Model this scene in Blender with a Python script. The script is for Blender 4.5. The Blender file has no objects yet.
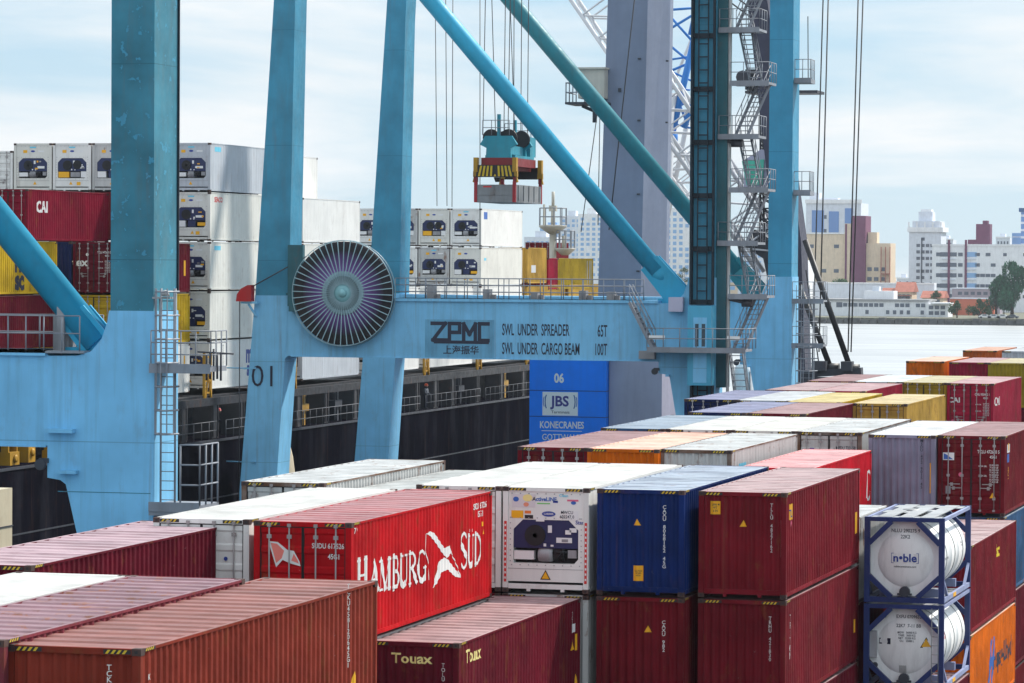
import bpy, bmesh, math, random
from mathutils import Vector, Matrix
random.seed(7)
sc = bpy.context.scene
COL = sc.collection
rad = math.radians
# Everything below is laid out in metres with the camera's eye at z = 0; at the end
# the whole place is lifted by G so that the yard's ground lies at z = 0.
G = 17.95

# ------------------------------------------------------------------ camera
FPX = 3529.5
YAW, PITCH, ROLL = rad(14.9622), rad(1.29057), rad(0.34566)
def cam_axes():
    f = Vector((-math.sin(YAW)*math.cos(PITCH), math.cos(YAW)*math.cos(PITCH), -math.sin(PITCH)))
    r = Vector((math.cos(YAW), math.sin(YAW), 0)); u = r.cross(f)
    c, s = math.cos(ROLL), math.sin(ROLL)
    return c*r + s*u, -s*r + c*u, f
cr, cu, cf = cam_axes()
cd = bpy.data.cameras.new('camera')
cd.sensor_width = 36; cd.lens = FPX*36/1024
cd.clip_start = 1; cd.clip_end = 20000
cam = bpy.data.objects.new('camera', cd); COL.objects.link(cam)
cam.matrix_world = Matrix(((cr.x, cu.x, -cf.x, 0), (cr.y, cu.y, -cf.y, 0), (cr.z, cu.z, -cf.z, 0), (0, 0, 0, 1)))
sc.camera = cam

# ------------------------------------------------------------------ light
SUN_EL, SUN_AZ = rad(48), rad(36)      # azimuth measured from +Y towards +X
sd = bpy.data.lights.new('sun', 'SUN'); sd.energy = 4.9; sd.angle = rad(2.5); sd.color = (1, .95, .87)
sun = bpy.data.objects.new('sun', sd); COL.objects.link(sun)
sdir = Vector((math.sin(SUN_AZ)*math.cos(SUN_EL), math.cos(SUN_AZ)*math.cos(SUN_EL), math.sin(SUN_EL)))
sun.rotation_euler = sdir.to_track_quat('Z', 'Y').to_euler()
w = bpy.data.worlds.new('World'); sc.world = w; w.use_nodes = True
nt = w.node_tree; nt.nodes.clear()
def N(tree, t, **kw):
    n = tree.nodes.new(t)
    for k, v in kw.items(): setattr(n, k, v)
    return n
sky = N(nt, 'ShaderNodeTexSky', sky_type='NISHITA'); sky.sun_disc = False
sky.sun_elevation = SUN_EL; sky.sun_rotation = SUN_AZ; sky.air_density = 1.0; sky.dust_density = .4; sky.ozone_density = 1.5
tc = N(nt, 'ShaderNodeTexCoord')
mp = N(nt, 'ShaderNodeMapping'); mp.inputs['Scale'].default_value = (2.2, 2.2, 14)
nz = N(nt, 'ShaderNodeTexNoise'); nz.inputs['Scale'].default_value = 2.1; nz.inputs['Detail'].default_value = 7; nz.inputs['Roughness'].default_value = .55; nz.inputs['Distortion'].default_value = .4
ramp = N(nt, 'ShaderNodeValToRGB'); ramp.color_ramp.elements[0].position = .38; ramp.color_ramp.elements[1].position = .62
ramp.color_ramp.elements[0].color = (.12, .12, .12, 1); ramp.color_ramp.elements[1].color = (.92, .92, .92, 1)
mix = N(nt, 'ShaderNodeMix', data_type='RGBA'); mix.inputs[7].default_value = (7.2, 7.7, 8.15, 1)
bg = N(nt, 'ShaderNodeBackground'); bg.inputs['Strength'].default_value = .125
wo = N(nt, 'ShaderNodeOutputWorld')
L = nt.links.new
L(tc.outputs['Generated'], mp.inputs['Vector']); L(mp.outputs[0], nz.inputs['Vector']); L(nz.outputs[0], ramp.inputs[0])
tint = N(nt, 'ShaderNodeMix', data_type='RGBA', blend_type='MULTIPLY'); tint.inputs[0].default_value = 1; tint.inputs[7].default_value = (.46, .64, .80, 1)
L(sky.outputs[0], tint.inputs[6]); sxz = N(nt, 'ShaderNodeSeparateXYZ'); L(tc.outputs['Generated'], sxz.inputs[0]); mrz = N(nt, 'ShaderNodeMapRange'); mrz.inputs[1].default_value = .06; mrz.inputs[2].default_value = .45; mrz.inputs[3].default_value = 1.0; mrz.inputs[4].default_value = 1.75; L(sxz.outputs[2], mrz.inputs[0])
csc = N(nt, 'ShaderNodeVectorMath', operation='SCALE'); csc.inputs[0].default_value = (6.35, 6.55, 6.65); L(mrz.outputs[0], csc.inputs['Scale']); L(csc.outputs[0], mix.inputs[7])
mrh = N(nt, 'ShaderNodeMapRange'); mrh.inputs[1].default_value = -.01; mrh.inputs[2].default_value = .11; mrh.inputs[3].default_value = .38; mrh.inputs[4].default_value = .0; L(sxz.outputs[2], mrh.inputs[0])
add = N(nt, 'ShaderNodeMath', operation='ADD', use_clamp=True); L(ramp.outputs[0], add.inputs[0]); L(mrh.outputs[0], add.inputs[1]); L(add.outputs[0], mix.inputs[0]); clr = N(nt, 'ShaderNodeMix', data_type='RGBA'); clr.inputs[0].default_value = .7; clr.inputs[7].default_value = (2.75, 4.65, 6.1, 1); L(tint.outputs[2], clr.inputs[6]); L(clr.outputs[2], mix.inputs[6]); L(mix.outputs[2], bg.inputs[0]); L(bg.outputs[0], wo.inputs[0])
sc.view_settings.view_transform = 'Standard'; sc.view_settings.look = 'None'
sc.view_settings.exposure = 0.25; sc.view_settings.gamma = 1
sc.render.engine = 'CYCLES'
sc.cycles.use_denoising = True
sc.cycles.max_bounces = 6; sc.cycles.diffuse_bounces = 3; sc.cycles.glossy_bounces = 3; sc.cycles.volume_bounces = 0

# ------------------------------------------------------------------ materials
MATS = {}
def paint(name, rgb, rough=.5, spec=.4, var=.25, dirt=.3, rust=.0, streak=(1.2, 1.2, .12), dirtc=(.06, .05, .045), fade=None, fadeamt=0., fadescale=(.25, 5, 5), metal=0., bump=0., chips=None, runs=0., stain=0., plates=0., bscale=9, scuff=0.):
    """painted, weathered surface: value drift, run-down dirt streaks, rust patches, chalky fading"""
    if name in MATS: return MATS[name]
    m = bpy.data.materials.new(name); m.use_nodes = True
    t = m.node_tree; b = t.nodes['Principled BSDF']; l = t.links.new
    b.inputs['Roughness'].default_value = rough; b.inputs['Specular IOR Level'].default_value = spec; b.inputs['Metallic'].default_value = metal
    co = N(t, 'ShaderNodeTexCoord'); oi = N(t, 'ShaderNodeObjectInfo')
    sh = N(t, 'ShaderNodeVectorMath', operation='MULTIPLY_ADD'); sh.inputs[1].default_value = (1, 1, 1)
    cmb = N(t, 'ShaderNodeVectorMath', operation='SCALE'); cmb.inputs[0].default_value = (37, 19, 53); l(oi.outputs['Random'], cmb.inputs['Scale'])
    l(co.outputs['Object'], sh.inputs[0]); l(cmb.outputs[0], sh.inputs[2])
    def noise(scale, detail=4, vec=(1, 1, 1), lo=.4, hi=.65, rgh=.55):
        mp = N(t, 'ShaderNodeMapping'); mp.inputs['Scale'].default_value = vec; l(sh.outputs[0], mp.inputs['Vector'])
        n = N(t, 'ShaderNodeTexNoise'); n.inputs['Scale'].default_value = scale; n.inputs['Detail'].default_value = detail; n.inputs['Roughness'].default_value = rgh
        l(mp.outputs[0], n.inputs['Vector'])
        r = N(t, 'ShaderNodeMapRange'); r.inputs[1].default_value = lo; r.inputs[2].default_value = hi; r.clamp = True
        l(n.outputs[0], r.inputs[0]); return r.outputs[0]
    def mixc(a, bcol, fac, amt, mode='MIX'):
        x = N(t, 'ShaderNodeMix', data_type='RGBA', blend_type=mode)
        if isinstance(a, tuple): x.inputs[6].default_value = (*a, 1)
        else: l(a, x.inputs[6])
        x.inputs[7].default_value = (*bcol, 1)
        mu = N(t, 'ShaderNodeMath', operation='MULTIPLY'); mu.inputs[1].default_value = amt; l(fac, mu.inputs[0]); l(mu.outputs[0], x.inputs[0])
        return x.outputs[2]
    c = rgb
    if var: c = mixc(c, tuple(max(0, v*(1-var*1.3)) for v in rgb), noise(.6, 3, (1, 1, 1), .35, .7), 1.)
    if fade: c = mixc(c, fade, noise(1.0, 6, fadescale, .40, .66, .62), fadeamt)
    if chips: c = mixc(c, chips, noise(1.6, 4, (1.5, 1.5, 1.5), .61, .63, .65), .9)
    if dirt: c = mixc(c, dirtc, noise(2.4, 6, streak, .48, .78, .65), dirt)
    if rust:
        c = mixc(c, (.16, .055, .02), noise(1.7, 8, (1, 1, .5), .57, .66, .7), rust)
    if scuff:
        c = mixc(c, tuple(.5*v+.16 for v in rgb), noise(5.5, 7, (1, .35, 1.2), .66, .70, .75), scuff)
    if runs:
        c = mixc(c, (.17, .085, .05), noise(2.2, 5, (1.6, 1.6, .06), .60, .74, .6), runs)
    if stain:
        x = tuple(v*.45 for v in rgb); c = mixc(c, x, noise(.9, 5, (.9, .8, 1), .50, .62, .65), stain)
    if plates:
        sz = N(t, 'ShaderNodeSeparateXYZ'); l(co.outputs['Object'], sz.inputs[0]); fm = N(t, 'ShaderNodeMath', operation='PINGPONG'); fm.inputs[1].default_value = plates; l(sz.outputs[2], fm.inputs[0])
        lt = N(t, 'ShaderNodeMath', operation='LESS_THAN'); lt.inputs[1].default_value = .016; l(fm.outputs[0], lt.inputs[0]); c = mixc(c, tuple(v*.5 for v in rgb), lt.outputs[0], .75)
    if isinstance(c, tuple): b.inputs['Base Color'].default_value = (*c, 1)
    else: l(c, b.inputs['Base Color'])
    if dirt:
        rr = N(t, 'ShaderNodeMapRange'); rr.inputs[3].default_value = max(.05, rough-.08); rr.inputs[4].default_value = min(1, rough+.15)
        l(noise(3, 4, (1, 1, 1), .3, .7), rr.inputs[0]); l(rr.outputs[0], b.inputs['Roughness'])
    if bump:
        bp = N(t, 'ShaderNodeBump'); bp.inputs['Strength'].default_value = bump; bp.inputs['Distance'].default_value = .02 if bscale > 5 else .09
        l(noise(bscale, 4, (1, 1, 1), .2, .8), bp.inputs['Height']); l(bp.outputs[0], b.inputs['Normal'])
    MATS[name] = m; return m
def flat(name, rgb, rough=.5, spec=.4, metal=0.):
    return paint(name, rgb, rough, spec, 0, 0, 0, metal=metal)

def boxpaint(name, rgb, rust=.35, dirt=.35, **k):
    return paint('paint_'+name, rgb, .6, .06, .3 if min(rgb) < .3 else .09, dirt, rust, dirtc=tuple(.35*v+.008 for v in rgb), runs=.34 if max(rgb) < .45 or min(rgb) < .3 else .14, bump=.35 if min(rgb) < .3 else .0, bscale=1.3, scuff=.5 if min(rgb) < .3 else .0, **k)
def roofpaint(name, rgb, fade, amt=.8, rust=.2, scr=None):
    return paint('roof_'+name, tuple(.36*a+.64*b for a, b in zip(rgb, fade)), .5, .30, .3, .45, rust, stain=.35, streak=(.5, 7, 4), fade=fade, fadeamt=amt, fadescale=(.28, 4.5, 1), chips=scr)
def duo(name, rgb, roof=None, amt=.7, rust=.5, dirt=.4, rrust=.3, scr=None):
    fade = roof or tuple(.45*v+.18 for v in rgb)
    return boxpaint(name, rgb, rust, dirt), roofpaint(name, rgb, fade, amt, rrust, scr)
PAL = {
 'maroon': duo('maroon', (.165, .009, .017), (.40, .27, .27), .7),
 'maroon2': duo('maroon2', (.20, .011, .020), (.52, .41, .41), .8),
 'wine': duo('wine', (.13, .007, .018), (.46, .32, .32), .75),
 'plum': duo('plum', (.20, .04, .055), (.29, .195, .225), .45, rrust=.8, scr=(.25, .10, .07)),
 'brownred': duo('brownred', (.235, .036, .022), (.29, .145, .13), .45),
 'stripe': duo('stripe', (.115, .006, .017), (.52, .38, .42), .8, rrust=.1),
 'red': duo('red', (.50, .006, .011), (.36, .22, .23), 1.),
 'brightred': duo('brightred', (.62, .012, .028), (.66, .44, .44), 1.),
 'crimson_shaded': duo('crimson_shaded', (.20, .006, .024), (.40, .25, .27), .7),  # crimson darkened: the crane leg's shade is put into the colour
 'crimson': duo('crimson', (.34, .013, .042), (.55, .42, .42), .8),
 'orange': duo('orange', (.74, .15, .006), (.78, .60, .50), 1.),
 'orange2': duo('orange2', (.55, .13, .03), (.66, .45, .35), .8),
 'yellow': duo('yellow', (.55, .36, .02), (.62, .54, .30), .75),
 'olive': duo('olive', (.36, .25, .02), (.60, .55, .40), .75),
 'ochre': duo('ochre', (.56, .34, .07), (.62, .54, .35), .6),
 'navy': duo('navy', (.007, .026, .135), (.44, .50, .57), 1., rust=.1),
 'navy2': duo('navy2', (.012, .022, .085), (.32, .33, .47), 1., rust=.1),
 'steelblue': duo('steelblue', (.05, .12, .24), (.40, .46, .52), .7),
 'lavender': duo('lavender', (.27, .265, .36), (.78, .78, .76), .9, rust=.1),
 'white': duo('white', (.76, .755, .73), (.50, .495, .475), .45, rust=.14, dirt=.14, rrust=.1),
 'cream': duo('cream', (.70, .69, .64), (.50, .49, .46), .5, rust=.2, dirt=.16),
 'greywhite': duo('greywhite', (.52, .52, .51), (.56, .57, .57), .6, rust=.75, rrust=.6),
 'dirtygrey': duo('dirtygrey', (.36, .37, .36), (.46, .47, .46), .8, rust=.4, rrust=.25),
 'slate': duo('slate', (.50, .53, .57), (.55, .56, .57), .5, rust=.15),
 'palecyan': duo('palecyan', (.50, .55, .56), (.70, .74, .75), .7),
}
M_RUBBER = flat('black_rubber', (.012, .012, .013), .7)
M_BLACK = flat('black_paint', (.015, .015, .018), .5)
M_CAST = paint('corner_casting_steel', (.085, .048, .042), .7, .3, .4, .4, .6)
M_YEL = paint('hazard_yellow', (.62, .42, .02), .5, .4, .1, .2)
M_WHITEP = paint('lettering_white', (.74, .74, .72), .5, .4, .1, .15)
M_CREAML = flat('lettering_pale_yellow', (.80, .66, .26), .5)
M_YLET = flat('lettering_yellow', (.85, .60, .03), .5)
M_BLUEL = flat('lettering_blue', (.02, .05, .28), .5)
M_DARKL = flat('lettering_dark', (.018, .022, .045), .5)
M_REDL = flat('lettering_red', (.60, .03, .03), .5)
M_STICKY = flat('sticker_orange', (.80, .40, .01), .5)
M_STICKW = flat('sticker_white', (.72, .72, .72), .5)
M_STICKB = flat('sticker_blue', (.03, .12, .42), .5)
M_STICKC = flat('sticker_cyan', (.15, .55, .72), .5)
M_STICKG = flat('sticker_green', (.15, .50, .12), .5)
M_STICKP = flat('sticker_pink', (.65, .12, .22), .5)
M_RUSTY = paint('rusty_frame', (.15, .075, .045), .8, .1, .4, .3, .6, fade=(.34, .32, .30), fadeamt=.6, fadescale=(1, 1, 1))
M_GALV = paint('galvanised_steel', (.36, .37, .38), .5, .5, .25, .3, .15, metal=.25)
M_ROD = paint('locking_rod_steel', (.34, .31, .31), .5, .5, .2, .35, .3)
M_NAVYU = flat('cooling_unit_navy', (.012, .022, .085), .45)
M_FAN = flat('fan_black', (.008, .009, .012), .6)
M_GREYU = paint('cooling_unit_grey', (.34, .34, .36), .5, .4, .3, .3)
M_GLASS = flat('dark_glass', (.02, .035, .05), .12, .6)
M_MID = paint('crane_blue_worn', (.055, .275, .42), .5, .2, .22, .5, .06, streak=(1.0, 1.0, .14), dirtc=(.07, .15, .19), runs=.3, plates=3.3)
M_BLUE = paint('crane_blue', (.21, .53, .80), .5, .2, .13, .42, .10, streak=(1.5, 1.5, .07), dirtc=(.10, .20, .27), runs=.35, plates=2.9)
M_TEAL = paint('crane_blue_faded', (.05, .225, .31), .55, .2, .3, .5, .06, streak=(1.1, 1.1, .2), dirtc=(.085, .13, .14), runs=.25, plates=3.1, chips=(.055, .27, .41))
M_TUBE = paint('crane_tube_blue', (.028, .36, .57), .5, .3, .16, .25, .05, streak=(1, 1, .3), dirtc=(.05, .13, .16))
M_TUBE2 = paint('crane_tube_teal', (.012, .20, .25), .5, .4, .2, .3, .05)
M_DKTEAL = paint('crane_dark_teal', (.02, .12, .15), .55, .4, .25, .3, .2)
M_SHAFT = paint('crane_shaft_dark', (.010, .022, .035), .6, .3, .2, .2)
M_STEELDK = paint('dark_grey_steel', (.045, .05, .065), .55, .4, .25, .3, .1)
M_GREYRAIL = paint('grey_rail_paint', (.25, .27, .31), .5, .45, .2, .3, .15)
M_TOWER = paint('tower_grey_lavender', (.19, .225, .315), .5, .4, .10, .14, .0, streak=(.8, .8, .05))
M_TOWERL = paint('tower_pale_lavender', (.46, .45, .58), .5, .4, .08, .10)
M_LATTW = paint('lattice_white', (.60, .61, .64), .5, .4, .1, .15)
M_LATTB = paint('lattice_blue', (.02, .18, .55), .5, .4, .1, .15)
M_JBS = paint('counterweight_blue', (.006, .20, .84), .5, .25, .1, .1, .0)
M_HULL = paint('hull_black', (.006, .006, .011), .7, .0, .3, .6, .05, streak=(.5, .22, .05), dirtc=(.035, .036, .046), runs=.12)
M_DECK = paint('deck_dark_grey', (.025, .027, .034), .6, .4, .3, .4, .4)
M_PILLAR = paint('deck_pillar_grey', (.055, .055, .062), .6, .4, .3, .4, .3)
M_LASH = paint('lashing_yellow', (.48, .26, .02), .5, .4, .3, .3, .4)
M_SHIPRAIL = paint('ship_rail_grey', (.11, .115, .13), .6, .3, .2, .2)
M_ROPE = flat('wire_rope', (.05, .05, .055), .6)
M_REDM = paint('machine_red', (.22, .015, .02), .5, .4, .2, .3, .2)

# ------------------------------------------------------------------ mesh helpers
class MB:
    def __init__(s): s.v = []; s.f = []; s.m = []; s.sm = []
    def face(s, pts, m=0, sm=False):
        i = len(s.v); s.v += [tuple(p) for p in pts]; s.f.append(tuple(range(i, i+len(pts)))); s.m.append(m); s.sm.append(sm)
    def box(s, x0, x1, y0, y1, z0, z1, m=0):
        i = len(s.v)
        s.v += [(x, y, z) for z in (z0, z1) for y in (y0, y1) for x in (x0, x1)]
        for q in ((0,2,3,1),(4,5,7,6),(0,1,5,4),(2,6,7,3),(0,4,6,2),(1,3,7,5)):
            s.f.append(tuple(i+k for k in q)); s.m.append(m); s.sm.append(False)
        return s
    def loft(s, secs, m=0, cap=True, sm=False):
        """secs: list of rings with equal vertex counts"""
        n = len(secs[0]); i = len(s.v)
        for r in secs: s.v += [tuple(p) for p in r]
        for a in range(len(secs)-1):
            for k in range(n):
                k2 = (k+1) % n
                s.f.append((i+a*n+k, i+a*n+k2, i+(a+1)*n+k2, i+(a+1)*n+k)); s.m.append(m); s.sm.append(sm)
        if cap:
            s.f.append(tuple(i+k for k in reversed(range(n)))); s.m.append(m); s.sm.append(False)
            b = i+(len(secs)-1)*n
            s.f.append(tuple(b+k for k in range(n))); s.m.append(m); s.sm.append(False)
        return s
    def tube(s, p0, p1, r, n=8, r2=None, m=0, cap=True):
        p0 = Vector(p0); p1 = Vector(p1); d = (p1-p0)
        if d.length < 1e-6: return s
        d.normalize(); up = Vector((0, 0, 1)) if abs(d.z) < .95 else Vector((1, 0, 0))
        a = d.cross(up).normalized(); b = a.cross(d)
        r2 = r if r2 is None else r2
        ring = lambda p, q: [p + a*q*math.cos(2*math.pi*k/n) + b*q*math.sin(2*math.pi*k/n) for k in range(n)]
        return s.loft([ring(p0, r), ring(p1, r2)], m, cap, n > 5)
    def bar(s, p0, p1, w, h, m=0, up=None):
        p0 = Vector(p0); p1 = Vector(p1); d = (p1-p0).normalized()
        up = Vector(up) if up else (Vector((0, 0, 1)) if abs(d.z) < .95 else Vector((0, 1, 0)))
        a = d.cross(up).normalized()*w/2; b = a.cross(d).normalized()*h/2
        return s.loft([[p-a-b, p+a-b, p+a+b, p-a+b] for p in (p0, p1)], m)
    def prism_y(s, poly, y0, y1, m=0):
        """polygon in (x, z) swept along y"""
        return s.loft([[(x, y, z) for x, z in poly] for y in (y0, y1)], m)
    def prism_x(s, poly, x0, x1, m=0):
        return s.loft([[(x, y, z) for y, z in poly] for x in (x0, x1)], m)
    def prism_z(s, poly, z0, z1, m=0):
        return s.loft([[(x, y, z) for x, y in poly] for z in (z0, z1)], m)
    def lathe(s, prof, c=(0, 0, 0), n=24, m=0, axis='z'):
        rings = []
        for r, h in prof:
            ring = []
            for k in range(n):
                a = 2*math.pi*k/n; u, v = r*math.cos(a), r*math.sin(a)
                p = {'z': (u, v, h), 'y': (u, h, v), 'x': (h, u, v)}[axis]
                ring.append((p[0]+c[0], p[1]+c[1], p[2]+c[2]))
            rings.append(ring)
        return s.loft(rings, m, True, True)
    def mesh(s, name, fix=True):
        me = bpy.data.meshes.new(name); me.from_pydata(s.v, [], s.f)
        me.polygons.foreach_set('material_index', s.m); me.polygons.foreach_set('use_smooth', s.sm)
        if fix:
            b = bmesh.new(); b.from_mesh(me); bmesh.ops.recalc_face_normals(b, faces=b.faces); b.to_mesh(me); b.free()
        me.update(); return me

ALLTOP = []
def link(o, parent=None):
    COL.objects.link(o)
    if parent is None: ALLTOP.append(o)
    else: o.parent = parent
    return o
def part(name, me, mats, parent=None, loc=(0, 0, 0), rz=0.):
    """one mesh object; mats override the shared mesh's slots per object"""
    if isinstance(me, MB): me = me.mesh(name)
    if not isinstance(mats, (list, tuple)): mats = [mats]
    while len(me.materials) < len(mats): me.materials.append(None)
    o = bpy.data.objects.new(name, me)
    for i, m in enumerate(mats):
        if me.materials[i] is None: me.materials[i] = m
        elif me.materials[i] is not m: o.material_slots[i].link = 'OBJECT'; o.material_slots[i].material = m
    o.location = loc; o.rotation_euler = (0, 0, rz)
    return link(o, parent)
def tag(o, label, cat, group=None):
    o['label'] = label; o['category'] = cat
    if group: o['group'] = group
    return o
def thing(name, label, cat, loc=(0, 0, 0), rz=0., group=None):
    o = bpy.data.objects.new(name, None); o.empty_display_size = .3
    o.location = loc; o.rotation_euler = (0, 0, rz)
    link(o); return tag(o, label, cat, group)
def setting(name, mb, mats, kind='structure'):
    o = part(name, mb, mats); o['kind'] = kind; return o

# ------------------------------------------------------------------ lettering
_T = {}
def text2d(body, size=1., xs=1., bold=0., align='CENTER', space=1., lines=1.):
    """flat lettering as (verts2d, faces), centred on its own middle height"""
    key = (body, size, xs, bold, align, space, lines)
    if key in _T: return _T[key]
    cu_ = bpy.data.curves.new('lettering', 'FONT'); cu_.body = body; cu_.size = size; cu_.offset = bold*size
    cu_.align_x = align; cu_.align_y = 'CENTER'; cu_.space_character = space; cu_.space_line = lines; cu_.resolution_u = 3; cu_.fill_mode = 'FRONT'
    o = bpy.data.objects.new('lettering', cu_); COL.objects.link(o)
    me = bpy.data.meshes.new_from_object(o.evaluated_get(bpy.context.evaluated_depsgraph_get()))
    v = [(p.co.x*xs, p.co.y) for p in me.vertices]; f = [tuple(p.vertices) for p in me.polygons]
    bpy.data.objects.remove(o); bpy.data.curves.remove(cu_); bpy.data.meshes.remove(me)
    _T[key] = (v, f); return v, f
def strokes2d(polys, w):
    """each polyline becomes a chain of quads with mitred-looking square joints"""
    V, F = [], []
    for pl in polys:
        for (x0, y0), (x1, y1) in zip(pl, pl[1:]):
            l = math.hypot(x1-x0, y1-y0)
            if l < 1e-6: continue
            dx, dy = (x1-x0)/l*w/2, (y1-y0)/l*w/2
            i = len(V); o_ = .0007*len(F)
            V += [(x0-dx-dy, y0-dy+dx, o_), (x0-dx+dy, y0-dy-dx, o_), (x1+dx+dy, y1+dy-dx, o_), (x1+dx-dy, y1+dy+dx, o_)]
            F.append((i, i+1, i+2, i+3))
    return V, F
def decal(name, shape, fn, mat, parent, cuts=None, at=(0, 0), rot=0., label=None, push=(0, -1, 0)):
    """lay a flat shape on a surface: fn(u, v) -> point; cuts are u values where the surface folds"""
    V, F = shape; c, s = math.cos(rot), math.sin(rot)
    bm = bmesh.new()
    vs = [bm.verts.new((c*p[0]-s*p[1]+at[0], s*p[0]+c*p[1]+at[1], p[2] if len(p) > 2 else 0)) for p in V]; push = Vector(push)
    for k, f in enumerate(F):
        try: bm.faces.new([vs[i] for i in f])
        except ValueError: pass
    if cuts:
        us = [v.co.x for v in bm.verts]
        for u in cuts:
            if min(us) < u < max(us):
                bmesh.ops.bisect_plane(bm, geom=bm.verts[:]+bm.edges[:]+bm.faces[:], plane_co=(u, 0, 0), plane_no=(1, 0, 0))
    for v in bm.verts: z_ = v.co.z; v.co = Vector(fn(v.co.x, v.co.y))+push*z_
    me = bpy.data.meshes.new(name); bm.to_mesh(me); bm.free(); me.materials.append(mat)
    o = bpy.data.objects.new(name, me); link(o, parent)
    if label: o['label'] = label
    return o
def rect2d(x0, x1, y0, y1): return [(x0, y0), (x1, y0), (x1, y1), (x0, y1)], [(0, 1, 2, 3)]
def tri2d(x, y, s): return [(x-s/2, y), (x+s/2, y), (x, y+s*.9)], [(0, 1, 2)]
def disc2d(x, y, r, n=20, sx=1.): return [(x+sx*r*math.cos(2*math.pi*k/n), y+r*math.sin(2*math.pi*k/n)) for k in range(n)], [tuple(range(n))]

# ------------------------------------------------------------------ shipping containers
W = 2.438
HC, STD = 2.896, 2.591
def corr_profile(a, b, pitch, depth):
    """breakpoints (t, inset) of a trapezoidal corrugation between a and b"""
    n = max(1, round((b-a)/pitch)); p = (b-a)/n; out = [(a, 0.)]
    for k in range(n):
        t = a+k*p
        out += [(t+p*.26, 0.), (t+p*.5, depth), (t+p*.76, depth), (t+p, 0.)]
    return out
def interp(prof, t):
    for (t0, d0), (t1, d1) in zip(prof, prof[1:]):
        if t0 <= t <= t1: return d0+(d1-d0)*(t-t0)/max(1e-9, t1-t0)
    return 0.
SIDEP = {}
def side_prof(Lc, kind):
    k = (Lc, kind)
    if k not in SIDEP:
        SIDEP[k] = corr_profile(-Lc/2+.11, Lc/2-.11, .278, .036 if kind == 'dry' else .020) if kind != 'reefer' else corr_profile(-Lc/2+.11, Lc/2-.11, .46, .010)
    return SIDEP[k]
ENDP = corr_profile(-W/2+.16, W/2-.16, .24, .045)
CM = {}
def cmesh(key, fn):
    if key not in CM: CM[key] = fn().mesh('_'.join(str(k) for k in key if isinstance(k, str)))
    return CM[key]
def m_side(Lc, H, kind, sgn):
    b = MB(); pr = side_prof(Lc, kind); x = W/2-.012
    for (t0, d0), (t1, d1) in zip(pr, pr[1:]):
        b.face([(sgn*(x-d0), t0, .15), (sgn*(x-d1), t1, .15), (sgn*(x-d1), t1, H-.055), (sgn*(x-d0), t0, H-.055)])
    return b
def m_end(Lc, H, sgn):
    b = MB(); y = Lc/2-.03
    for (t0, d0), (t1, d1) in zip(ENDP, ENDP[1:]):
        b.face([(t0, sgn*(y-d0), .23), (t1, sgn*(y-d1), .23), (t1, sgn*(y-d1), H-.11), (t0, sgn*(y-d0), H-.11)])
    return b
def m_roof(Lc, H, kind):
    b = MB(); x = W/2-.06
    if kind == 'reefer': pr = corr_profile(-Lc/2+.1, Lc/2-.1, 1.1, .006)
    else:
        pr = []; a = -Lc/2+.3; n = round((Lc-.6)/.70); p = (Lc-.6)/n
        for k in range(n):
            t = a+k*p; pr += [(t, 0.), (t+p*.42, 0.), (t+p*.50, .032), (t+p*.90, .032), (t+p*.98, 0.)]
    pr = [(-Lc/2+.04, 0.)]+pr+[(Lc/2-.04, 0.)]
    for (t0, d0), (t1, d1) in zip(pr, pr[1:]):
        b.face([(-x, t0, H-.010-d0), (x, t0, H-.010-d0), (x, t1, H-.010-d1), (-x, t1, H-.010-d1)])
    return b
def m_frame(Lc, H, kind):
    b = MB(); hx, hy = W/2, Lc/2
    for sx in (-1, 1):
        for sy in (-1, 1):
            xa, xb = sorted((sx*hx, sx*(hx-.155))); ya, yb = sorted((sy*hy, sy*(hy-.115)))
            b.box(xa+.004, xb-.004, ya+.004, yb-.004, .12, H-.12)
            cx, cy = sorted((sx*(hx+.003), sx*(hx-.165))), sorted((sy*(hy+.003), sy*(hy-.18)))
            b.box(cx[0], cx[1], cy[0], cy[1], 0, .118, 1)
            b.box(cx[0], cx[1], cy[0], cy[1], H-.118, H, 1)
            # the oval lashing hole of each casting, its inner shade put in as a black block
            yq = sy*(hy+.006)
            for z0 in (.035, H-.085):
                b.box(sx*(hx-.083)-.028, sx*(hx-.083)+.028, min(yq, yq-sy*.02), max(yq, yq-sy*.02), z0, z0+.05, 2)
        xa, xb = sorted((sx*(hx-.002), sx*(hx-.062)))
        b.box(xa, xb, -hy+.18, hy-.18, H-.060, H-.012); b.box(xa, xb, -hy+.18, hy-.18, H-.0118, H-.004, 3)  # rail tops in pale roof paint: fading plus sun highlight put into colour
        b.box(xa, xb, -hy+.18, hy-.18, .055, .16)
    for sy in (-1, 1):
        ya, yb = sorted((sy*(hy-.004), sy*(hy-.09)))
        b.box(-hx+.165, hx-.165, ya, yb, H-.115, H-.006)
        b.box(-hx+.165, hx-.165, ya, yb, .10, .235)
        for sx in (-.36, .36): b.box(sx*hx*1.1-.05, sx*hx*1.1+.05, ya, yb, .03, .10)
    b.box(-hx+.07, hx-.07, -hy+.1, hy-.1, .10, .145)
    return b
def m_hazard(k):
    b = MB(); n = 4; p = .40/n
    for i in range(n):
        x = i*p
        b.face([(x, 0, .01), (x+p*.5, 0, .01), (x+p*.5+.05, 0, .075), (x+.05, 0, .075)], 0)
    b.face([(-.03, .002, .005), (.46, .002, .005), (.46, .002, .08), (-.03, .002, .08)], 1)
    return b
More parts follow.
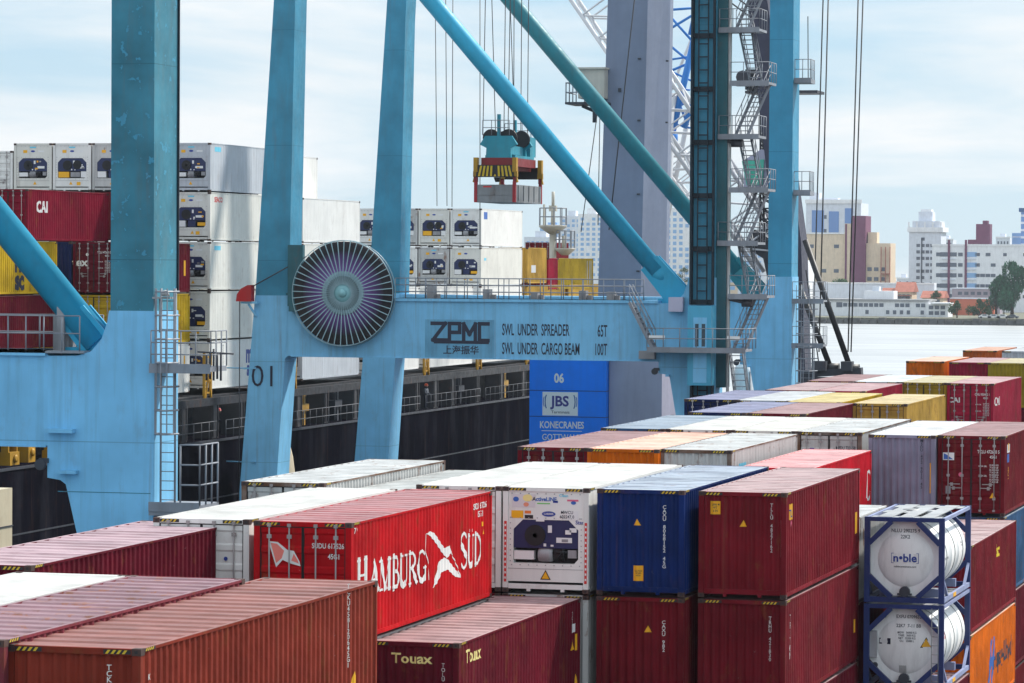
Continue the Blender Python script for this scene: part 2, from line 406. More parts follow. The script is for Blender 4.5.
def m_hazard_side():
    b = MB(); n = 4; p = .40/n
    for i in range(n):
        y = i*p
        b.face([(0, y, 0), (0, y+p*.5, 0), (0, y+p*.5+.05, .05), (0, y+.05, .05)], 0)
    b.face([(-.002, -.03, -.004), (-.002, .47, -.004), (-.002, .47, .054), (-.002, -.03, .054)], 1)
    return b
def m_door(H, sgn):
    """one leaf: framed panel with shallow horizontal swages"""
    b = MB(); xa, xb = sorted((sgn*.012, sgn*(W/2-.16))); z0, z1 = .245, H-.125
    n = 5; hgt = (z1-z0-.16)/n; prof = [(z0, 0.), (z0+.08, 0.)]
    for k in range(n):
        t = z0+.08+k*hgt
        prof += [(t+hgt*.12, 0.), (t+hgt*.22, .028), (t+hgt*.78, .028), (t+hgt*.88, 0.)]
    prof += [(z1, 0.)]
    for (t0, d0), (t1, d1) in zip(prof, prof[1:]):
        b.face([(xa, d0, t0), (xb, d0, t0), (xb, d1, t1), (xa, d1, t1)])
    b.box(xa-.006, xa+.02, -.006, .03, z0, z1, 1); b.box(xb-.02, xb+.006, -.006, .03, z0, z1, 1)
    b.box(xa+.021, xb-.021, -.006, .03, z1-.02, z1+.006, 1)
    return b
def m_bar(H):
    b = MB(); b.tube((0, 0, .17), (0, 0, H-.05), .019, 8)
    for z in (.19, H-.09): b.box(-.045, .045, -.03, .035, z-.04, z+.04)
    for z in (.62, 1.45, H-.36): b.box(-.055, .055, -.018, .03, z-.045, z+.045)
    return b
def m_handle(s):
    b = MB(); b.box(0 if s > 0 else -.40, .40 if s > 0 else 0, -.012, .008, .985, 1.015)
    b.box(s*.30-.05, s*.30+.05, -.008, .01, .93, 1.05); return b
def octo(w, h, c):
    return [(-w/2+c, -h/2), (w/2-c, -h/2), (w/2, -h/2+c), (w/2, h/2-c), (w/2-c, h/2), (-w/2+c, h/2), (-w/2, h/2-c), (-w/2, -h/2+c)]
OZ = .42*HC+.02     # centre height of the recess
def m_reefer_panel(H):
    """bolted white end panel with an eight-sided opening"""
    b = MB(); x = W/2-.155; z0, z1 = .30, H-.115; oc = [(px, pz+H*.485) for px, pz in octo(1.84, 1.20, .27)]
    oc[0] = (-.92, oc[0][1]); oc[1] = (.80, oc[1][1]); oc[2] = (.92, oc[2][1]-.14); oc[7] = (-.92, oc[7][1]-.26)
    y = .03
    bot, top = oc[0][1], oc[4][1]
    b.face([(-x, y, z0), (x, y, z0), (x, y, bot), (-x, y, bot)])
    b.face([(-x, y, top), (x, y, top), (x, y, z1), (-x, y, z1)])
    b.face([(-x, y, bot), oc_(oc[0], y), oc_(oc[7], y), oc_(oc[6], y), oc_(oc[5], y), (-x, y, top)])
    b.face([oc_(oc[1], y), (x, y, bot), (x, y, top), oc_(oc[4], y), oc_(oc[3], y), oc_(oc[2], y)])
    for k in range(8):
        p, q = oc[k], oc[(k+1) % 8]
        b.face([oc_(p, y), oc_(q, y), oc_(q, y+.3), oc_(p, y+.3)])
    # bolts round the edge and seams
    for i in range(9):
        for zz in (z1-.06, top+.05, bot-.05):
            xx = -x+.1+i*(2*x-.2)/8; b.box(xx-.014, xx+.014, y-.012, y, zz-.014, zz+.014, 1)
    for i in range(9):
        for xx in (-x+.06, x-.06):
            zz = bot+.05+i*(top-bot)/8; b.box(xx-.014, xx+.014, y-.012, y, zz-.014, zz+.014, 1)
    b.box(-x, x, y-.006, y-.001, bot-.16, bot-.145, 1)
    return b
def oc_(p, y): return (p[0], y, p[1])
def m_unit(H, var):
    b = MB(); c = H*.485; y = .30
    b.face([(-.94, y, c-.62), (.94, y, c-.62), (.94, y, c+.62), (-.94, y, c+.62)], 1)
    # evaporator hood, navy, with fan
    hood = [(-.91, c-.18), (.91, c-.18), (.91, c+.34), (.66, c+.595), (-.66, c+.595), (-.91, c+.34)]
    b.prism_y(hood, .045, .29, 0)
    b.lathe([(.29, .0), (.29, .05), (.24, .05), (.24, .012), (.07, .012), (.07, 0.0)], (-.30, .0, c+.17), 20, 1, 'y')
    b.box(.30, .74, .025, .044, c-.02, c+.12, 3)
    b.box(.06, .17, .025, .044, c+.25, c+.45, 3)
    b.box(-.06, .01, .025, .044, c-.13, c-.05, 3); b.box(.14, .22, .025, .044, c-.13, c-.08, 3)
    if var == 2:
        b.lathe([(.27, .0), (.27, .05), (.22, .05), (.22, .012), (.07, .012), (.07, 0.0)], (.34, .0, c+.20), 18, 1, 'y')
        b.box(-.88, -.2, .05, .28, c-.56, c-.22, 4); b.box(-.1, .5, .06, .28, c-.52, c-.24, 2); b.box(.56, .9, .05, .28, c-.56, c-.2, 3)
    elif var == 0:
        b.box(-.90, -.34, .05, .28, c-.50, c-.26, 3)
        b.lathe([(.001, -.20), (.19, -.20), (.21, -.1), (.21, .1), (.19, .20), (.001, .20)], (-.02, .2, c-.36), 14, 2, 'x')
        b.box(.24, .45, .04, .2, c-.46, c-.2, 1); b.tube((.3, .05, c-.5), (.52, .05, c-.2), .035, 6, None, 1); b.tube((.5, .03, c-.52), (.5, .03, c-.18), .028, 6, None, 1)
        b.box(.62, .86, .06, .25, c-.44, c-.22, 2); b.tube((.2, .04, c-.3), (.6, .04, c-.27), .03, 6, None, 1)
    else:
        b.box(-.90, -.36, .05, .28, c-.56, c-.2, 3)
        b.box(-.2, .28, .05, .28, c-.56, c-.2, 0); b.box(.40, .88, .07, .28, c-.50, c-.30, 4); b.tube((.32, .05, c-.5), (.32, .05, c-.2), .03, 6, None, 1)
    return b
def front_y(kind, H):
    if kind == 'end': return lambda u: .03+interp(ENDP, u)
    if kind == 'door': return lambda u: .035
    return lambda u: .028
def c_front(o, Lc, kind, H):
    fy = front_y(kind, H)
    return (lambda u, v: (u, -Lc/2+fy(u)-.005, v)), ([t for t, d in ENDP] if kind == 'end' else None)
def c_side(o, Lc, kind):
    pr = side_prof(Lc, kind)
    return (lambda u, v: (W/2-.012-interp(pr, u-Lc/2)+.005, u-Lc/2, v)), [t+Lc/2 for t, d in pr]
CONT = 0
def container(label, x0, y0, ztop, pal, kind='end', Lc=12.192, H=HC, group='containers stacked in the yard', detail=2, haz=True, uvar=0, name='shipping_container', fmat=None, soft=False):
    """x0: left edge, y0: near end, ztop: roof height (camera-relative)"""
    body, roof = PAL[pal]; sk = 'reefer' if kind in ('reefer', 'reeferdoor') else 'soft' if soft else 'dry'
    o = thing(name, label, 'container', (x0+W/2, y0+Lc/2, ztop-H), 0, group)
    part('side_panel', cmesh(('side', Lc, H, sk, 1), lambda: m_side(Lc, H, sk, 1)), body, o)
    part('side_panel', cmesh(('side', Lc, H, sk, -1), lambda: m_side(Lc, H, sk, -1)), body, o)
    part('roof', cmesh(('roof', Lc, H, sk), lambda: m_roof(Lc, H, sk)), roof, o)
    part('frame', cmesh(('frame', Lc, H), lambda: m_frame(Lc, H, sk)), [fmat or body, M_CAST, M_BLACK, roof], o)
    part('end_panel', cmesh(('end', Lc, H, 1), lambda: m_end(Lc, H, 1)), body, o)
    yf = -Lc/2
    if kind == 'end':
        part('end_panel', cmesh(('end', Lc, H, -1), lambda: m_end(Lc, H, -1)), body, o)
    elif kind in ('door', 'reeferdoor'):
        for s in (-1, 1):
            d = part('door', cmesh(('door', H, s), lambda: m_door(H, s)), [body, M_RUBBER], o, (0, yf+.035, 0))
            for q in (.30, .80):
                part('locking_bar', cmesh(('bar', H), lambda: m_bar(H)), M_ROD, d, (s*(q+.03), -.035, 0))
            part('handle', cmesh(('handle', H, s), lambda: m_handle(s)), M_ROD, d, (s*.33, -.05, .0))
            part('handle', cmesh(('handle', H, s), lambda: m_handle(s)), M_ROD, d, (s*.40, -.05, .14))
    else:
        part('end_panel', cmesh(('rpanel', H), lambda: m_reefer_panel(H)), [body, M_GREYU], o, (0, yf, 0))
        part('refrigeration_unit', cmesh(('unit', H, uvar), lambda: m_unit(H, uvar)), [M_NAVYU, M_FAN, M_GREYU, M_STICKW, M_STICKY], o, (0, yf, 0))
        fr, cu_ = c_front(o, Lc, kind, H)
        rr = random.Random(len(CM)+x0*3+ztop*7)
        for q in range(3):
            xx = rr.uniform(.1, .75); zz = H*.485+rr.uniform(-.1, .4)*.9
            decal('sticker', rect2d(xx, xx+rr.uniform(.06, .22), zz, zz+rr.uniform(.05, .12)), lambda u, v: (u, yf+.018, v), rr.choice([M_STICKW, M_STICKW, M_GREYU, M_STICKY]), o)
        if detail:
            decal('sticker', rect2d(-.62, -.36, .80*H, .86*H), fr, M_STICKY, o)
            decal('sticker', disc2d(.0, .835*H, .06, 14, 2.3), fr, M_BLUEL, o)
            if rr.random() < .7: decal('sticker', rect2d(.34, .72, .815*H, .85*H), fr, M_STICKW, o)
            if rr.random() < .5: decal('sticker', rect2d(-.2, .2, .90*H, .93*H), fr, M_STICKC, o)
            decal('warning_sticker', tri2d(rr.uniform(-.1, .2), .145*H, .22), fr, M_STICKY, o)
            if uvar: decal('warning_sticker', rect2d(.3, .55, .13*H, .20*H), fr, M_STICKY, o)
    if haz and sk != 'reefer' or haz == 2:
        for s, xx in ((-1, -W/2+.20), (1, W/2-.64)):
            part('hazard_marking', cmesh(('hz', 0), lambda: m_hazard(0)), [M_YEL, M_BLACK], o, (xx, yf-.002, H-.104))
        part('hazard_marking', cmesh(('hzs', 0), m_hazard_side), [M_YEL, M_BLACK], o, (W/2+.003, yf+.22, H-.058))
    o['_L'] = Lc; o['_H'] = H; o['_k'] = kind; o['_s'] = sk
    return o
def fdecal(o, shape, mat, at=(0, 0), rot=0., name='lettering', off=0.):
    fn, cuts = c_front(o, o['_L'], o['_k'], o['_H'])
    return decal(name, shape, (lambda u, v: (lambda p: (p[0], p[1]-off, p[2]))(fn(u, v))), mat, o, cuts, at, rot)
def sdecal(o, shape, mat, at=(0, 0), rot=0., name='lettering', off=0.):
    fn, cuts = c_side(o, o['_L'], o['_s'])
    return decal(name, shape, (lambda u, v: (lambda p: (p[0]+off, p[1], p[2]))(fn(u, v))), mat, o, cuts, at, rot, None, (1, 0, 0))
def vnum(o, txt, u, v, size, mat, side='f'):
    """identification number stacked downwards"""
    (fdecal if side == 'f' else sdecal)(o, text2d('\n'.join(txt), size, 1., .012, 'CENTER', 1., .8), mat, (u, v), 0., 'identification_number')
def doorinfo(o, mat=None, full=True, num='TCLU 472610 5', code='45G1'):
    mat = mat or M_WHITEP; H = o['_H']
    fdecal(o, text2d(num, .17, .72, .012), mat, (.62, .80*H), name='identification_number')
    fdecal(o, text2d(code, .15, .8, .012), mat, (.80, .735*H), name='identification_number')
    if full:
        for k, z in enumerate((.62, .56, .50, .44)):
            fdecal(o, text2d('32.500 KG\n71.650 LB', .085, .9, .012), mat, (.82, z*H), name='identification_number')
            if k % 2 == 0: fdecal(o, text2d('MAX GR.', .085, .9, .012), mat, (.42, z*H), name='identification_number')
HID = MB()
def m_hidden():
    """a plain complete container in one mesh for the tiers nobody can see into"""
    b = MB(); Lc, H = 12.192, HC
    for f in (m_side(Lc, H, 'dry', 1), m_side(Lc, H, 'dry', -1), m_end(Lc, H, 1), m_end(Lc, H, -1), m_roof(Lc, H, 'dry'), m_frame(Lc, H, 'dry')):
        i = len(b.v); b.v += f.v; b.f += [tuple(k+i for k in q) for q in f.f]; b.m += f.m; b.sm += f.sm
    return b
def buried(x0, y0, ztop, pal):
    o = part('shipping_container', cmesh(('hidden', 0), m_hidden), [PAL[pal][0], M_CAST, M_BLACK], None, (x0+W/2, y0+6.096, ztop-HC))
    return tag(o, 'container buried in the lower tiers of the stacks', 'container', 'containers buried in the lower tiers of the stacks')

# ------------------------------------------------------------------ setting: ground, water
gb = MB(); gb.box(-66.6, 90, -60, 276, -G-4.5, -G)
M_ASPH = paint('yard_asphalt', (.055, .055, .055), .85, .3, .4, .4, 0, streak=(.3, .3, .3), bump=.2)
setting('ground', gb, M_ASPH)
qb = MB(); qb.box(-67.6, -66.61, -60, 276, -G-4.5, -G+.16)
setting('quay_edge', qb, paint('quay_concrete', (.26, .25, .23), .8, .3, .3, .5))
M_WATER = bpy.data.materials.new('harbour_water'); M_WATER.use_nodes = True
t = M_WATER.node_tree; b = t.nodes['Principled BSDF']
b.inputs['Base Color'].default_value = (.46, .49, .49, 1); b.inputs['Roughness'].default_value = .35; b.inputs['IOR'].default_value = 1.33
co = N(t, 'ShaderNodeTexCoord'); mp = N(t, 'ShaderNodeMapping'); mp.inputs['Scale'].default_value = (.5, .22, 1); n1 = N(t, 'ShaderNodeTexNoise'); n1.inputs['Scale'].default_value = .8; n1.inputs['Detail'].default_value = 6; n1.inputs['Roughness'].default_value = .6
mp2 = N(t, 'ShaderNodeMapping'); mp2.inputs['Scale'].default_value = (.012, .05, 1); n2 = N(t, 'ShaderNodeTexNoise'); n2.inputs['Scale'].default_value = 1.4; n2.inputs['Detail'].default_value = 8; rw = N(t, 'ShaderNodeValToRGB'); rw.color_ramp.elements[0].position = .35; rw.color_ramp.elements[1].position = .65; rw.color_ramp.elements[0].color = (.31, .32, .33, 1); rw.color_ramp.elements[1].color = (.44, .45, .45, 1)
t.links.new(co.outputs['Object'], mp2.inputs['Vector']); t.links.new(mp2.outputs[0], n2.inputs['Vector']); t.links.new(n2.outputs[0], rw.inputs[0]); t.links.new(rw.outputs[0], b.inputs['Base Color'])
bp = N(t, 'ShaderNodeBump'); bp.inputs['Strength'].default_value = .5; bp.inputs['Distance'].default_value = .5
t.links.new(co.outputs['Object'], mp.inputs['Vector']); t.links.new(mp.outputs[0], n1.inputs['Vector']); t.links.new(n1.outputs[0], bp.inputs['Height']); t.links.new(bp.outputs[0], b.inputs['Normal'])
ZW = -G-3.0
wb = MB(); wb.face([(-4000, -300, ZW), (3000, -300, ZW), (3000, 1230, ZW), (-4000, 1230, ZW)])
setting('water', wb, M_WATER)


# ------------------------------------------------------------------ yard containers
Z4, Z3, Z2, Z1 = -6.187, -9.129, -12.071, -15.013
USED = []
def yc(label, x0, y0, z, pal, kind='end', **k):
    USED.append((x0, y0, z)); return container(label, x0, y0, z, pal, kind, **k)
def ystack(x0, y0, tiers, pals=('wine', 'maroon', 'navy2', 'maroon2', 'steelblue', 'brownred')):
    for z in tiers: buried(x0, y0, z, random.choice(pals))
LOW = (Z3, Z2, Z1)
def lows(z): return [z-2.942*k for k in (1, 2, 3)]
# bay nearest the camera
o = yc('brown red corrugated container nearest the camera, lower left corner', -23.57, 55.2, -6.5, 'brownred', Lc=13.4)
vnum(o, 'TCKU4581', 1.86-W/2, 2.2, .13, M_WHITEP); vnum(o, 'TCKU458120645G1', 11.55, 2.15, .14, M_WHITEP, 's')
sdecal(o, text2d('K', .14, 1, .01), M_WHITEP, (.42, 2.38)); fdecal(o, rect2d(-.25, -.05, 0, .001), M_WHITEP)
decal('warning_sticker', tri2d(11.9, .95, .3), c_side(o, 13.4, 'dry')[0], M_STICKY, o, c_side(o, 13.4, 'dry')[1])
ystack(-23.57, 55.2, lows(-6.5))
yc('plum container with rust scraped streaks across its roof', -25.9, 54.9, -6.4, 'plum'); ystack(-25.9, 54.9, lows(-6.4))
yc('white roofed container at the left edge beside the scraped plum roof', -28.4, 54.9, -6.4, 'white', 'reeferdoor', haz=0); ystack(-28.4, 54.9, lows(-6.4))
# second bay
o = yc('dark maroon container with bold pale roof ribs, left of the white box', -31.0, 68.24, -6.38, 'stripe', Lc=12.8)
vnum(o, 'GESU46', 11.7, 2.1, .13, M_WHITEP, 's'); sdecal(o, rect2d(11.86, 11.98, 1.15, 1.45), M_STICKY, name='sticker'); sdecal(o, rect2d(11.9, 12.0, 1.75, 2.0), M_WHITEP, name='sticker')
sdecal(o, tri2d(11.45, .9, .3), M_STICKY, name='warning_sticker')
ystack(-31.0, 68.24, lows(-6.38))
# third bay
o = yc('white container with ribbed door end, left neighbour of the red lettered one', -30.17, 79.6, Z4, 'white', 'reeferdoor', haz=2)
fdecal(o, rect2d(.98, 1.07, .9, 1.25), M_STICKY, name='sticker'); fdecal(o, disc2d(.62, 1.95, .05), M_BLUEL, name='sticker')
ystack(-30.17, 79.6, LOW)
o = ham = yc('bright red container with large white lettering and bird emblem on its side', -27.55, 79.4, Z4, 'red', 'door', Lc=12.6, soft=True)
# flag emblem on the left door
fdecal(o, ([(-.86, 2.42), (-.62, 2.40), (-.38, 2.22), (-.22, 2.20), (-.08, 1.96), (-.05, 1.84), (-.30, 1.90), (-.50, 1.98), (-.66, 1.80)], [(0, 1, 2, 6, 7, 8), (2, 3, 4, 5, 6)]), M_WHITEP, off=.008, name='emblem')
fdecal(o, ([(-.80, 2.38), (-.64, 2.36), (-.46, 2.20), (-.52, 2.02), (-.66, 1.90)], [(0, 1, 2, 3, 4)]), flat('emblem_coral', (.75, .20, .16)), off=.011, name='emblem')
fdecal(o, ([(-.22, 2.14), (-.12, 1.98), (-.09, 1.90), (-.28, 1.97)], [(0, 1, 2, 3)]), MATS['emblem_coral'], off=.011, name='emblem')
fdecal(o, text2d('SUDU 617526 5', .17, .80, .02), M_WHITEP, (.68, 2.33), name='identification_number')
fdecal(o, text2d('45G1', .17, .8, .02), M_WHITEP, (.78, 2.08), name='identification_number')
fdecal(o, rect2d(.23, .56, .98, 1.34), M_STICKW, name='sticker'); fdecal(o, rect2d(.64, .95, .97, 1.34), M_STICKW, name='sticker')
fdecal(o, text2d('NET CARGO\nCU. CAP', .055, .9, .01), M_DARKL, (.395, 1.2), off=.006); fdecal(o, text2d('32500\n71650\n28600', .07, .9, .01), M_REDL, (.79, 1.16), off=.006)
fdecal(o, rect2d(-.35, -.22, 1.13, 1.28), M_STICKB, name='sticker')
# big side lettering, thick and thin strokes with serifs
def glyph(ch, x, wd, zb, zt):
    """serif capital: list of (polyline, thickness)"""
    T, t = .17, .055; h = zt-zb; P = lambda a, b: (x+a*wd, zb+b*h)
    arc = lambda cx, cy, rx, ry, a0, a1, n=9: [P(cx+rx*math.cos(rad(a0+(a1-a0)*k/n)), cy+ry*math.sin(rad(a0+(a1-a0)*k/n))) for k in range(n+1)]
    se = lambda a, b: ([P(a-.13, b), P(a+.13, b)], t)
    if ch == 'H': return [([P(.2, 0), P(.2, 1)], T), ([P(.8, 0), P(.8, 1)], T), ([P(.2, .5), P(.8, .5)], t), se(.2, 0), se(.2, 1), se(.8, 0), se(.8, 1)]
    if ch == 'A': return [([P(.1, 0), P(.5, 1)], t), ([P(.5, 1), P(.9, 0)], T), ([P(.28, .38), P(.72, .38)], t), se(.1, 0), se(.88, 0)]
    if ch == 'M': return [([P(.12, 0), P(.12, 1)], t), ([P(.14, 1), P(.5, .05)], T), ([P(.5, .05), P(.86, 1)], t), ([P(.86, 0), P(.86, 1)], T*.8), se(.12, 0), se(.88, 0), se(.1, 1), se(.9, 1)]
    if ch == 'B': return [([P(.25, 0), P(.25, 1)], T*1.2), ([P(.25, 1)]+arc(.5, .76, .3, .24, 90, -90), t*1.5), (arc(.5, .26, .38, .26, 90, -90)+[P(.25, 0)], t*1.7), se(.2, 0), se(.2, 1)]
    if ch == 'U': return [([P(.18, 1), P(.18, .28)]+arc(.5, .28, .32, .28, 180, 300), T*.9), (arc(.5, .28, .32, .28, 300, 360)+[P(.82, 1)], t), se(.18, 1), se(.82, 1)]
    if ch == 'R': return [([P(.22, 0), P(.22, 1)], T), ([P(.22, 1)]+arc(.45, .75, .32, .25, 90, -90)+[P(.22, .5)], t*1.4), ([P(.45, .5), P(.92, 0)], T*.9), se(.2, 0), se(.2, 1), se(.92, 0)]
    if ch == 'G': return [(arc(.52, .5, .42, .5, 50, 180), t*1.3), (arc(.52, .5, .42, .5, 180, 320), T*.8), ([P(.84, 0.05), P(.84, .42)], T*.7), se(.84, .42)]
    if ch == 'S': return [(arc(.5, .74, .34, .26, 30, 190), t*1.3), ([P(.17, .68), P(.83, .32)], T), (arc(.5, .26, .34, .26, 10, -150), t*1.3)]
    if ch == 'D': return [([P(.22, 0), P(.22, 1)], T), ([P(.22, 1)]+arc(.4, .5, .48, .5, 90, -90)+[P(.22, 0)], t*1.6), se(.2, 0), se(.2, 1)]
    return []
k = 0
for ch, x, x1, zb, zt in (('H', .47, 1.45, 1.22, 1.95), ('A', 1.50, 2.32, 1.16, 1.80), ('M', 2.30, 3.32, 1.10, 1.80), ('B', 3.32, 4.02, 1.08, 1.80), ('U', 3.98, 4.70, 1.05, 1.79), ('R', 4.70, 5.56, 1.04, 1.79), ('G', 5.50, 6.40, 1.03, 1.78),
                          ('S', 9.46, 10.24, 1.02, 1.95), ('U', 10.20, 10.84, 1.05, 1.83), ('D', 10.80, 11.60, 1.05, 1.82)):
    V, F = [], []
    for pl, th in glyph(ch, x+.03, (x1-x)*.90, zb, zt):
        v, f = strokes2d([pl], th); i = len(V); v = [(p[0], p[1], p[2]+.0007*len(F)) for p in v]; V += v; F += [tuple(q+i for q in p) for p in f]
    sdecal(o, (V, F), M_WHITEP, off=.0005*(k % 2)); k += 1
sdecal(o, ([(10.36, 1.93), (10.46, 1.93), (10.46, 2.01), (10.36, 2.01), (10.62, 1.92), (10.72, 1.92), (10.72, 2.0), (10.62, 2.0)], [(0, 1, 2, 3), (4, 5, 6, 7)]), M_WHITEP)
sdecal(o, ([(6.32, 2.18), (6.68, 2.22), (7.09, 2.14), (7.66, 1.85), (8.0, 1.69), (8.53, 1.72), (8.66, 1.52), (8.25, 1.41), (7.83, 1.57), (7.09, 1.94), (6.61, 2.13)], [(0, 1, 10), (1, 2, 9, 10), (2, 3, 9), (3, 4, 8, 9), (4, 7, 8), (4, 5, 6, 7)]), M_WHITEP, name='emblem')
sdecal(o, ([(8.0, 1.45), (7.51, 1.39), (7.27, 1.13), (6.95, .75), (7.36, .85), (7.76, 1.09), (8.34, 1.11), (9.01, .87), (9.52, .80), (9.52, .86), (8.84, 1.14), (8.33, 1.37)], [(0, 1, 2, 5, 6, 11), (2, 3, 4, 5), (6, 7, 10, 11), (7, 8, 9, 10)]), M_WHITEP, name='emblem')
sdecal(o, strokes2d([[(6.34, 2.15), (6.30, 1.75), (6.55, 1.35), (6.62, 1.0)], [(8.65, 1.5), (9.1, 1.2), (9.5, .86)]], .035), M_WHITEP, name='emblem')
sdecal(o, text2d('SUDU 6175265\n45 G1', .22, .95, .02), M_WHITEP, (11.45, 2.45), name='identification_number'); sdecal(o, rect2d(11.62, 11.72, 2.0, 2.12), M_STICKY, name='sticker'); sdecal(o, tri2d(11.78, 1.78, .2), M_STICKY, name='warning_sticker')
sdecal(o, text2d('7 9', .2, 1, .01), M_WHITEP, (.42, 2.68))
ystack(-27.68, 79.95, (Z2, Z1))
yc('container of which only a grey roof edge shows under the red lettered one', -27.68, 79.95, Z3, 'dirtygrey')
o = yc('maroon container with pale yellow lettering, in front of the cooling unit', -25.46, 81.4, -9.17, 'wine', soft=True)
fdecal(o, text2d('Touax', .34, 1.15, .022), M_CREAML, (1.23-W/2, 2.48)); fdecal(o, rect2d(.06-W/2+.02, .2-W/2, 2.2, 2.5), M_CREAML, name='sticker')
vnum(o, 'TOLU 8421', 2.03-W/2, 1.9, .14, M_WHITEP)
sdecal(o, text2d('Touax', .46, 1.15, .022), M_CREAML, (1.34, 2.48)); vnum(o, 'TOLU', 11.3, 2.35, .15, M_WHITEP, 's'); sdecal(o, rect2d(11.25, 11.7, 2.02, 2.25), M_STICKW, name='sticker')
sdecal(o, tri2d(11.35, 1.55, .35), M_STICKY, name='warning_sticker'); sdecal(o, rect2d(11.6, 11.85, 1.5, 1.95), M_STICKY, name='sticker'); sdecal(o, tri2d(11.75, .55, .35), M_STICKY, name='warning_sticker')
ystack(-25.46, 81.4, (Z2-.05, Z1-.05))
# fourth bay
yc('white roofed container between the red lettered box and the cooling unit', -27.78, 93.76, Z4, 'white', 'reeferdoor', haz=2); ystack(-27.78, 93.76, LOW)
yc('low grey roofed container, sunk between white and rusty roofs', -30.25, 93.6, Z4-.30, 'dirtygrey', 'door', H=STD); ystack(-30.25, 93.6, (Z3-.35, Z2-.35))
o = yc('grey container with dirty roof and rusty rails in front of the blue leg', -32.78, 93.4, Z4, 'greywhite', 'door', fmat=M_RUSTY); fdecal(o, rect2d(-.75, -.58, 2.2, 2.35), M_STICKB, name='sticker'); ystack(-32.78, 93.4, LOW)
o = refr = yc('white reefer container showing a large navy cooling unit near the centre', -25.29, 93.76, Z4, 'white', 'reefer', detail=0, haz=2)
for s in (-1, 1):
    fdecal(o, rect2d(s*1.14-.035, s*1.14+.035, .28, 1.95), M_REDL, name='reflective_tape', off=.03)
    for q in range(11): fdecal(o, rect2d(s*1.14-.022, s*1.14+.022, .36+q*.145, .42+q*.145), M_STICKW, name='reflective_tape', off=.034)
fdecal(o, rect2d(-.95, -.30, 2.34, 2.70), flat('label_pale', (.62, .58, .60)), name='sticker')
fdecal(o, disc2d(-.52, 2.60, .10, 16, 1.4), M_CREAML, name='sticker', off=.004); fdecal(o, disc2d(-.85, 2.56, .07, 12, 1.2), M_STICKB, name='sticker', off=.004); fdecal(o, disc2d(-.56, 2.42, .06, 12, 1.3), flat('sticker_coral', (.7, .25, .15)), name='sticker', off=.004)
fdecal(o, text2d('ActiveLINE', .15, 1, .03), M_STICKB, (-.04, 2.57)); fdecal(o, rect2d(-.25, .12, 2.44, 2.47), M_STICKG, name='sticker')
fdecal(o, rect2d(.20, .34, 2.48, 2.54), M_BLUEL, name='sticker'); fdecal(o, text2d('Clean', .11, 1, .02), M_STICKC, (.50, 2.68)); fdecal(o, rect2d(.60, .92, 2.53, 2.58), M_STICKP, name='sticker'); fdecal(o, disc2d(.78, 2.49, .05, 12, 1.5), M_STICKB, name='sticker')
fdecal(o, rect2d(-.98, -.64, 2.04, 2.25), M_STICKY, name='sticker'); fdecal(o, rect2d(-.60, -.42, 2.17, 2.25), flat('sticker_vermilion', (.72, .18, .04)), name='sticker'); fdecal(o, rect2d(-.60, -.36, 2.03, 2.13), M_BLACK, name='sticker'); fdecal(o, rect2d(-.28, -.04, 1.96, 2.12), M_STICKW, name='sticker')
fdecal(o, disc2d(.08, 2.17, .075, 16, 2.6), M_BLUEL, name='sticker'); fdecal(o, text2d('CARRIER', .07, 1, .015), M_STICKW, (.08, 2.17), off=.004)
fdecal(o, rect2d(.58, .92, 2.02, 2.26), M_STICKW, name='sticker'); fdecal(o, text2d('MWCU\n602247 0', .12, .9, .012), M_DARKL, (.60, 2.16), off=.004, name='identification_number'); fdecal(o, text2d('Star', .15, 1, .02), M_BLUEL, (.96, 1.95))
fdecal(o, tri2d(0, .36, .30), M_BLACK, name='warning_sticker'); fdecal(o, tri2d(0, .385, .22), M_STICKY, name='warning_sticker', off=.004)
yc('grey white container under the large cooling unit, mostly hidden', -25.29, 93.76, Z3, 'greywhite'); ystack(-25.29, 93.76, (Z2, Z1))
o = yc('dark blue container with yellow stickers, between cooling unit and maroon stack', -22.62, 93.76, Z4, 'navy')
fdecal(o, tri2d(-.10, 1.92, .20), M_STICKY, name='warning_sticker'); fdecal(o, rect2d(-.20, .08, .40, .82), M_STICKY, name='sticker'); fdecal(o, text2d('CAUTION\n9FT6IN\nHIGH', .06, .8, .01), M_DARKL, (-.06, .61), off=.004)
vnum(o, 'CAXU 8068152 45G', .66, 1.62, .135, M_WHITEP); ystack(-22.62, 93.76, (Z2, Z1))
o = yc('maroon container under the dark blue one', -22.62, 93.76, Z3, 'maroon')
fdecal(o, tri2d(.22, 1.95, .20), M_STICKY, name='warning_sticker'); vnum(o, 'CAXU 982', .66, 1.85, .135, M_WHITEP)
o = yc('maroon container topping the tall stack beside the white tanks', -19.92, 94.4, -6.23, 'maroon2')
fdecal(o, rect2d(-.90, -.62, 2.27, 2.63), M_STICKY, name='sticker'); fdecal(o, text2d('2.896 M\n9FT\n6 IN', .085, .8, .01), M_DARKL, (-.76, 2.45), off=.004)
fdecal(o, tri2d(.02, 1.95, .20), M_STICKY, name='warning_sticker'); vnum(o, 'TLLU 4837162', .80, 1.93, .14, M_WHITEP)
sdecal(o, rect2d(.55, .95, 2.12, 2.55), M_STICKY, name='sticker'); sdecal(o, text2d('TL', .30, 1, .02), M_BLUEL, (.76, 2.28), off=.004); sdecal(o, disc2d(.8, 2.02, .12, 10), M_STICKP, name='sticker')
sdecal(o, rect2d(11.5, 11.8, .95, 1.6), M_STICKY, name='sticker')
o = yc('maroon container in the middle of the stack beside the white tanks', -19.92, 94.4, -9.175, 'maroon', soft=True)
vnum(o, 'TRHU 421830', .78, 1.85, .14, M_WHITEP); fdecal(o, rect2d(-.08, .10, .12, .22), M_STICKY, name='sticker')
